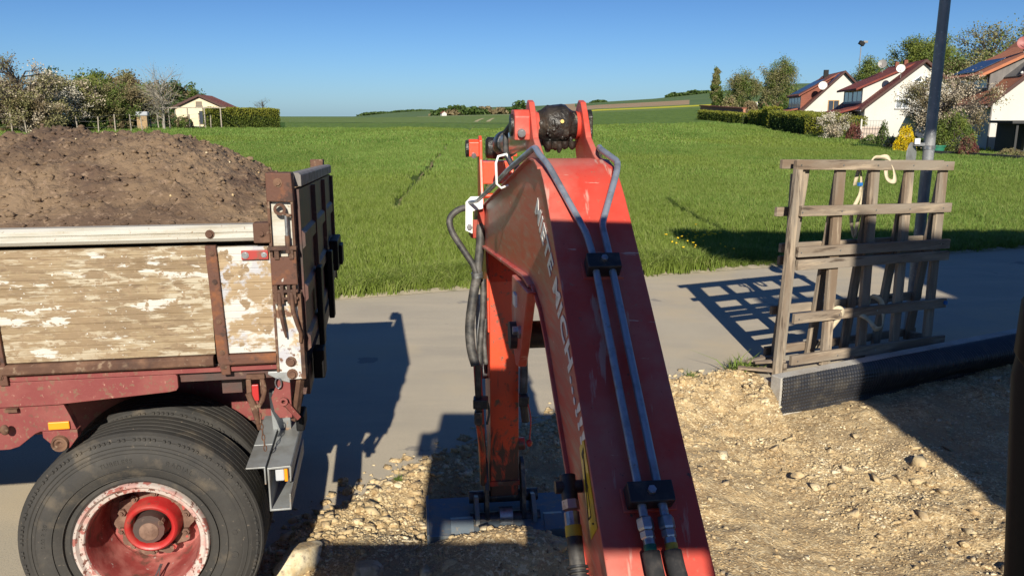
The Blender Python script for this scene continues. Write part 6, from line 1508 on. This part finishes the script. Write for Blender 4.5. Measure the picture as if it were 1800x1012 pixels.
# orchard on the left
G1 = 'orchard trees behind the fence'
for i, (px, r, yt, wp, kw) in enumerate([
    (38, 86, 101, 62, dict(label='old orchard tree with bare thick limbs above pale blossom', mats=('blossom_dull', 'l_brown', 'l_olive'), per=75, nclump=85, twigs=8, leaf_s=.15, clump_r=.75, trunk_r=.3, limb=.42, cz0=.12, shape='vase')),
    (-45, 88, 112, 60, dict(label='blossoming orchard tree at the left picture edge', mats=('blossom_dull', 'l_olive', 'l_brown'), per=110, nclump=80, twigs=6, leaf_s=.16, clump_r=.8, trunk_r=.2, cz0=.15)),
    (98, 90, 127, 34, dict(label='orchard tree with the brightest white blossom', mats=('blossom', 'l_olive', 'blossom'), per=150, nclump=75, leaf_s=.16, clump_r=.7, trunk_r=.15, cz0=.14)),
    (62, 84, 160, 40, dict(label='low orchard tree with brownish pink blossom', mats=('blossom_dull', 'l_brown', 'l_olive'), per=140, nclump=65, leaf_s=.15, clump_r=.6, trunk_r=.12, cz0=.15)),
    (140, 92, 136, 28, dict(label='orchard tree in olive bud right of the white blossom', mats=('l_olive', 'l_fresh', 'blossom_dull'), per=140, nclump=65, leaf_s=.16, clump_r=.7, trunk_r=.15, cz0=.15)),
    (178, 94, 142, 30, dict(label='loose olive green orchard tree in front of the dark dome', mats=('l_olive', 'l_olive', 'l_mid'), per=140, nclump=70, leaf_s=.16, clump_r=.7, trunk_r=.15, cz0=.15)),
    (215, 94, 148, 28, dict(label='brownish orchard tree left of the ochre box hut', mats=('l_brown', 'l_olive', 'l_mid'), per=140, nclump=65, leaf_s=.16, clump_r=.7, trunk_r=.15, cz0=.15)),
    (245, 97, 158, 22, dict(label='green brown orchard tree above the ochre box hut', mats=('l_mid', 'l_brown', 'l_olive'), per=130, nclump=50, leaf_s=.16, clump_r=.7, trunk_r=.12, cz0=.2)),
    (10, 90, 148, 40, dict(label='dense orchard tree below the bare limbed old tree', mats=('l_brown', 'l_olive', 'blossom_dull'), per=140, nclump=70, leaf_s=.16, clump_r=.7, trunk_r=.15, cz0=.1))]):
    kw = dict(kw); lb = kw.pop('label'); TR_('orchard_tree', lb, px, r, yt, wp, seed=80+i, group=G1, **kw)
TR_('dense_tree', 'dark green dome shaped tree behind the orchard', 172, 130, 127, 26, cz0=.1, nclump=60, per=150, leaf_s=.3, clump_r=1., mats=('l_mid', 'l_dark', 'l_fresh'), seed=101, trunk_r=.2)
TR_('dense_tree', 'brown budding tree behind the orchard left of the bare pruned tree', 220, 130, 132, 26, cz0=.1, nclump=60, per=150, leaf_s=.3, clump_r=1., mats=('l_brown', 'l_olive'), seed=102, trunk_r=.2)
TR_('dense_tree', 'brown crowned tree behind the bare pruned tree', 268, 125, 147, 28, cz0=.1, nclump=60, per=160, leaf_s=.3, clump_r=1., mats=('l_brown', 'l_mid', 'l_brown'), seed=103, trunk_r=.2)
TR_('dense_tree', 'brown green tree at the left gable of the garden house', 306, 122, 150, 20, cz0=.1, nclump=50, per=150, leaf_s=.3, clump_r=.9, mats=('l_brown', 'l_dark'), seed=104, trunk_r=.2)
TR_('dense_tree', 'small dark tree peeping over the garden house roof', 341, 140, 156, 13, cz0=.2, nclump=30, per=120, leaf_s=.3, clump_r=.9, mats=('l_dark', 'l_mid'), seed=105, trunk_r=.15)
TR_('dense_tree', 'dark evergreen tree behind the white blossom', 92, 128, 130, 14, cz0=.1, nclump=40, per=140, leaf_s=.3, clump_r=.9, mats=('l_dark', 'l_mid'), seed=106, trunk_r=.15)
TR_('pruned_tree', 'bare pruned tree with whitewashed trunk beside the pergola', 287, 90, 124, 33, cz0=.22, nclump=60, per=4, leaf_s=.10, clump_r=.75, mats=('l_olive',), seed=107, bark='bark_pale', trunk_r=.14, twigs=6, shape='vase', limb=.38, twig_len=1.6)
TR_('bare_tree', 'small bare tree alone behind the clipped hedge', 463, 135, 176, 13, cz0=.4, nclump=26, per=3, leaf_s=.12, clump_r=.6, mats=('l_olive',), seed=108, trunk_r=.10, twigs=6, limb=.4)
for i, (px, r, yt, wp, ms) in enumerate([(5, 88, 205, 26, ('l_dark', 'l_brown')), (48, 90, 203, 24, ('l_mid', 'l_dark')), (92, 90, 204, 22, ('l_dark', 'l_brown')), (128, 92, 205, 20, ('l_mid', 'l_brown')), (160, 92, 204, 20, ('l_dark', 'l_mid')), (196, 93, 206, 18, ('l_dark', 'l_brown')), (222, 95, 204, 16, ('l_mid', 'l_dark')), (300, 100, 203, 12, ('l_brown', 'l_dark')), (324, 99, 207, 12, ('l_brown', 'l_mid'))]):
    b = spot(px, r)
    nm = ['left of the old bare limbed tree', 'under the low brownish pink tree', 'under the white blossom', 'right of the white blossom', 'under the loose olive green tree', 'under the brownish orchard tree', 'left of the ochre box hut', 'under the left half of the pergola', 'under the right half of the pergola'][i]
    bush('undergrowth_bush', 'tangled dark undergrowth bush '+nm, b, top_h(px, r, yt), half_w(r, wp), ms, n=1600, leaf_s=.2, seed=120+i, ry=1.3, group='undergrowth along the orchard fence')

# far woods: each read as one mass
def wood(name, label, spans, r, mats, leaf_s, seed, dens=1.):
    g = np.random.default_rng(seed); P = []
    for (x0, x1, y0, y1) in spans:
        n = int((x1-x0)*22*dens)
        px = g.uniform(x0, x1, n); cx = px
        env = np.sin(np.clip((px-x0)/(x1-x0), 0, 1)*math.pi)**.35*(.55+.55*vnoise(px*.22, px*0, seed))
        b = np.array([spot(float(q), r) for q in px]); hh = np.array([max(.6, CAMH-b_[1]*dn(y0)-b_[2]) for b_ in b])
        t_ = g.uniform(0, 1, n)**.8; z = b[:, 2]+hh*env*t_; dep = g.normal(size=n)*6
        P.append(np.stack([b[:, 0]+g.normal(size=n)*.8, b[:, 1]+dep, z], 1))
    P = np.concatenate(P); V, F = quads(P, leaf_s, g, .9)
    o = np_mesh(name, V, F, [M[m] for m in mats], mi=(vnoise(P[:, 0]*.12, P[:, 2]*.3, seed) > .5).astype(int) if len(mats) > 1 else None)
    return tag(o, label, 'wood', kind='stuff')
wood('far_wood', 'dark clump of trees on the horizon left of the excavator arm', [(760, 800, 190, 200), (782, 822, 181, 200), (805, 842, 186, 200), (828, 866, 184, 200), (872, 900, 187, 199), (900, 935, 176, 199)], 470, ('l_dark', 'l_brown'), 1.5, 5, 1.6)
wood('far_wood', 'thin dark line of woodland along the distant left hill', [(630, 700, 197, 204), (690, 760, 193, 200)], 1050, ('l_dark', 'l_dark'), 2.2, 6, .9)
wood('far_wood', 'dark tree line on the distant hill left of the poplar', [(1170, 1215, 162, 168), (1195, 1262, 159, 167), (1040, 1065, 176, 180)], 1050, ('l_dark', 'l_dark'), 2.4, 7, 1.2)
fh = thing('far_farmhouse', 'tiny white farmhouse at the foot of the dark horizon trees', 'house', spot(781, 440), .3)
MB().prism([(-1.3, -1), (1.3, -1), (1.3, 1.3), (0, 2.2), (-1.3, 1.3)], lambda p, q, h: (p, h, q), 0, 4).build('wall', M['plaster'], fh)
MB().prism([(-1.5, 1.2), (0, 2.25), (1.5, 1.2), (1.5, 1.4), (0, 2.5), (-1.5, 1.4)], lambda p, q, h: (p, h, q), -.2, 4.2).build('roof', M['roof_brown'], fh)

# ============================================================ GRASS (stuff, scattered with geometry nodes)
def clump(nb, rad, h, wd, seed, mats, lean=.35):
    g = np.random.default_rng(seed); V = []; F = []; mi = []
    for i in range(nb):
        a = g.uniform(0, 2*math.pi); q = rad*math.sqrt(g.uniform()); x, y = q*math.cos(a), q*math.sin(a)
        hh = h*g.uniform(.6, 1.25); d = g.normal(size=2)*lean*hh*.6; n_ = g.uniform(0, math.pi); wx, wy = math.cos(n_)*wd/2, math.sin(n_)*wd/2
        b = len(V); cz = g.uniform(.55, .8)
        V += [(x-wx, y-wy, -.02), (x+wx, y+wy, -.02), (x+wx*.9+d[0]*.4, y+wy*.9+d[1]*.4, hh*.6), (x-wx*.9+d[0]*.4, y-wy*.9+d[1]*.4, hh*.6), (x+d[0]*1.2, y+d[1]*1.2, hh*g.uniform(.85, 1.0))]
        F += [(b, b+1, b+2, b+3), (b+3, b+2, b+4)]
        mi += [i % len(mats)]*2
    me = bpy.data.meshes.new('clump'); me.from_pydata(V, [], F)
    for m in mats: me.materials.append(M[m])
    me.polygons.foreach_set('material_index', mi); me.update()
    return bpy.data.objects.new('grass_clump', me)
def scatter(name, label, P, scl, rot, src, cat='grass'):
    me = bpy.data.meshes.new(name); me.vertices.add(len(P)); me.vertices.foreach_set('co', np.asarray(P, np.float32).ravel())
    a = me.attributes.new('scl', 'FLOAT', 'POINT'); a.data.foreach_set('value', np.asarray(scl, np.float32))
    a = me.attributes.new('rot', 'FLOAT_VECTOR', 'POINT'); a.data.foreach_set('vector', np.asarray(rot, np.float32).ravel())
    o = bpy.data.objects.new(name, me); C.objects.link(o)
    ng = bpy.data.node_groups.new(name, 'GeometryNodeTree')
    ng.interface.new_socket('Geometry', in_out='INPUT', socket_type='NodeSocketGeometry'); ng.interface.new_socket('Geometry', in_out='OUTPUT', socket_type='NodeSocketGeometry')
    N = ng.nodes; L = ng.links; gi = N.new('NodeGroupInput'); go = N.new('NodeGroupOutput')
    mp = N.new('GeometryNodeMeshToPoints'); ip = N.new('GeometryNodeInstanceOnPoints'); oi = N.new('GeometryNodeObjectInfo'); oi.inputs[0].default_value = src; oi.inputs['As Instance'].default_value = True
    s1 = N.new('GeometryNodeInputNamedAttribute'); s1.data_type = 'FLOAT'; s1.inputs[0].default_value = 'scl'
    s2 = N.new('GeometryNodeInputNamedAttribute'); s2.data_type = 'FLOAT_VECTOR'; s2.inputs[0].default_value = 'rot'
    er = N.new('FunctionNodeEulerToRotation')
    L.new(gi.outputs[0], mp.inputs['Mesh']); L.new(mp.outputs[0], ip.inputs['Points']); L.new(oi.outputs['Geometry'], ip.inputs['Instance'])
    L.new(s2.outputs[0], er.inputs[0]); L.new(er.outputs[0], ip.inputs['Rotation']); L.new(s1.outputs[0], ip.inputs['Scale']); L.new(ip.outputs[0], go.inputs[0])
    md = o.modifiers.new('scatter', 'NODES'); md.node_group = ng
    return tag(o, label, cat, kind='stuff')
def field_pts(n, o0, o1, seed, gap=.26):
    """random points over the field between two distances beyond the road edge, inside the wedge the photo could show"""
    g = np.random.default_rng(seed); az = g.uniform(-.72, .66, n*2); e = far_edge_r(az)
    rr = np.sqrt(g.uniform(0, 1, n*2)*((e+o1)**2-(e+o0)**2)+(e+o0)**2); x = np.sin(az)*rr; y = np.cos(az)*rr
    td = tram_dist(x, y); ok = td > gap
    x, y, rr = x[ok][:n], y[ok][:n], rr[ok][:n]; z = terrain(x, y)+fbm(x*.35, y*.35, 4, 3)*.12*np.clip((rr-9)/3, 0, 1)
    m = len(x); rot = np.stack([g.normal(size=m)*.12, g.normal(size=m)*.12, g.uniform(0, 6.28, m)], 1)
    return x, y, z, rr, rot, g
MW = ('blade', 'blade', 'blade2')
x, y, z, rr, rot, g = field_pts(17000, .55, 16, 1)
s_ = (.72+.42*vnoise(x*.45, y*.3, 3)+.30*vnoise(x*1.9, y*1.9, 4))*g.uniform(.85, 1.15, len(x))
scatter('wheat_near', 'lush young green wheat near the lane', np.stack([x, y, z], 1), s_, rot, clump(64, .19, .155, .009, 1, MW, .30))
x, y, z, rr, rot, g = field_pts(17000, 15, 46, 2, .40)
s_ = (.72+.42*vnoise(x*.45, y*.3, 3)+.2*vnoise(x*1.4, y*1.4, 4))*g.uniform(.85, 1.15, len(x))
scatter('wheat_middle', 'young green wheat in the middle of the field', np.stack([x, y, z], 1), s_, rot, clump(90, .36, .160, .018, 2, MW, .30))
x, y, z, rr, rot, g = field_pts(12000, 44, 92, 3, .62)
ok = rr < 125; k = (rr > 60) & (np.arctan2(x, y) > px_az(1500)); ok &= ~k
s_ = (.7+.6*vnoise(x*.3, y*.2, 3))[ok]
scatter('wheat_far', 'young green wheat far out in the field', np.stack([x, y, z], 1)[ok], s_, rot[ok], clump(80, .85, .17, .045, 3, MW, .4))
x, y, z, rr, rot, g = field_pts(3600, .02, 1.1, 4)
s_ = (.35+.9*vnoise(x*1.1, y*1.1, 8))*g.uniform(.6, 1.3, len(x))
scatter('verge_grass', 'rough yellowish verge grass along the lane', np.stack([x, y, z+.02], 1), s_, rot, clump(34, .11, .17, .010, 5, ('blade2', 'blade'), .7))
# dandelions in the verge
g = np.random.default_rng(9); cen = [(1240, 432), (1225, 430), (1252, 436), (1232, 462), (1212, 440)]; q = []
for c in cen:
    p = ground_pt(*c); q += [(p.x+g.normal()*.22, p.y+g.normal()*.30, .08+g.uniform(0, .10)) for _ in range(9)]
V, F = pebbles(len(q), lambda g, n: np.full(n, .018), lambda g, n: (np.array([a[0] for a in q]), np.array([a[1] for a in q])), 5, lambda x, y: np.array([a[2]+.10 for a in q]))
tag(np_mesh('dandelions', V, F, M['dandelion']), 'yellow dandelion heads in the verge grass', 'dandelions', kind='stuff')
# weeds at the pit edge
wsrc = clump(60, .07, .13, .010, 9, ('blade2', 'l_mid', 'blade'), 1.0)
for i, (px, py, s_, lb) in enumerate([(1298, 655, 1.0, 'low green weed tuft at the asphalt edge near the scrap slats'), (1215, 668, .5, 'tiny weed tuft at the asphalt edge right of the boom'), (1322, 650, .7, 'weed tuft close beside the scrap slats'), (700, 848, .28, 'tiny weed tuft between the gravel and the lane left of the arm')]):
    p = ground_pt(px, py, 0); o = bpy.data.objects.new('weed_tuft', wsrc.data); C.objects.link(o); o.location = p+Vector((0, 0, .01)); o.scale = (s_*1.3, s_*1.3, s_); o.rotation_euler = (0, 0, i*1.3); tag(o, lb, 'weed')
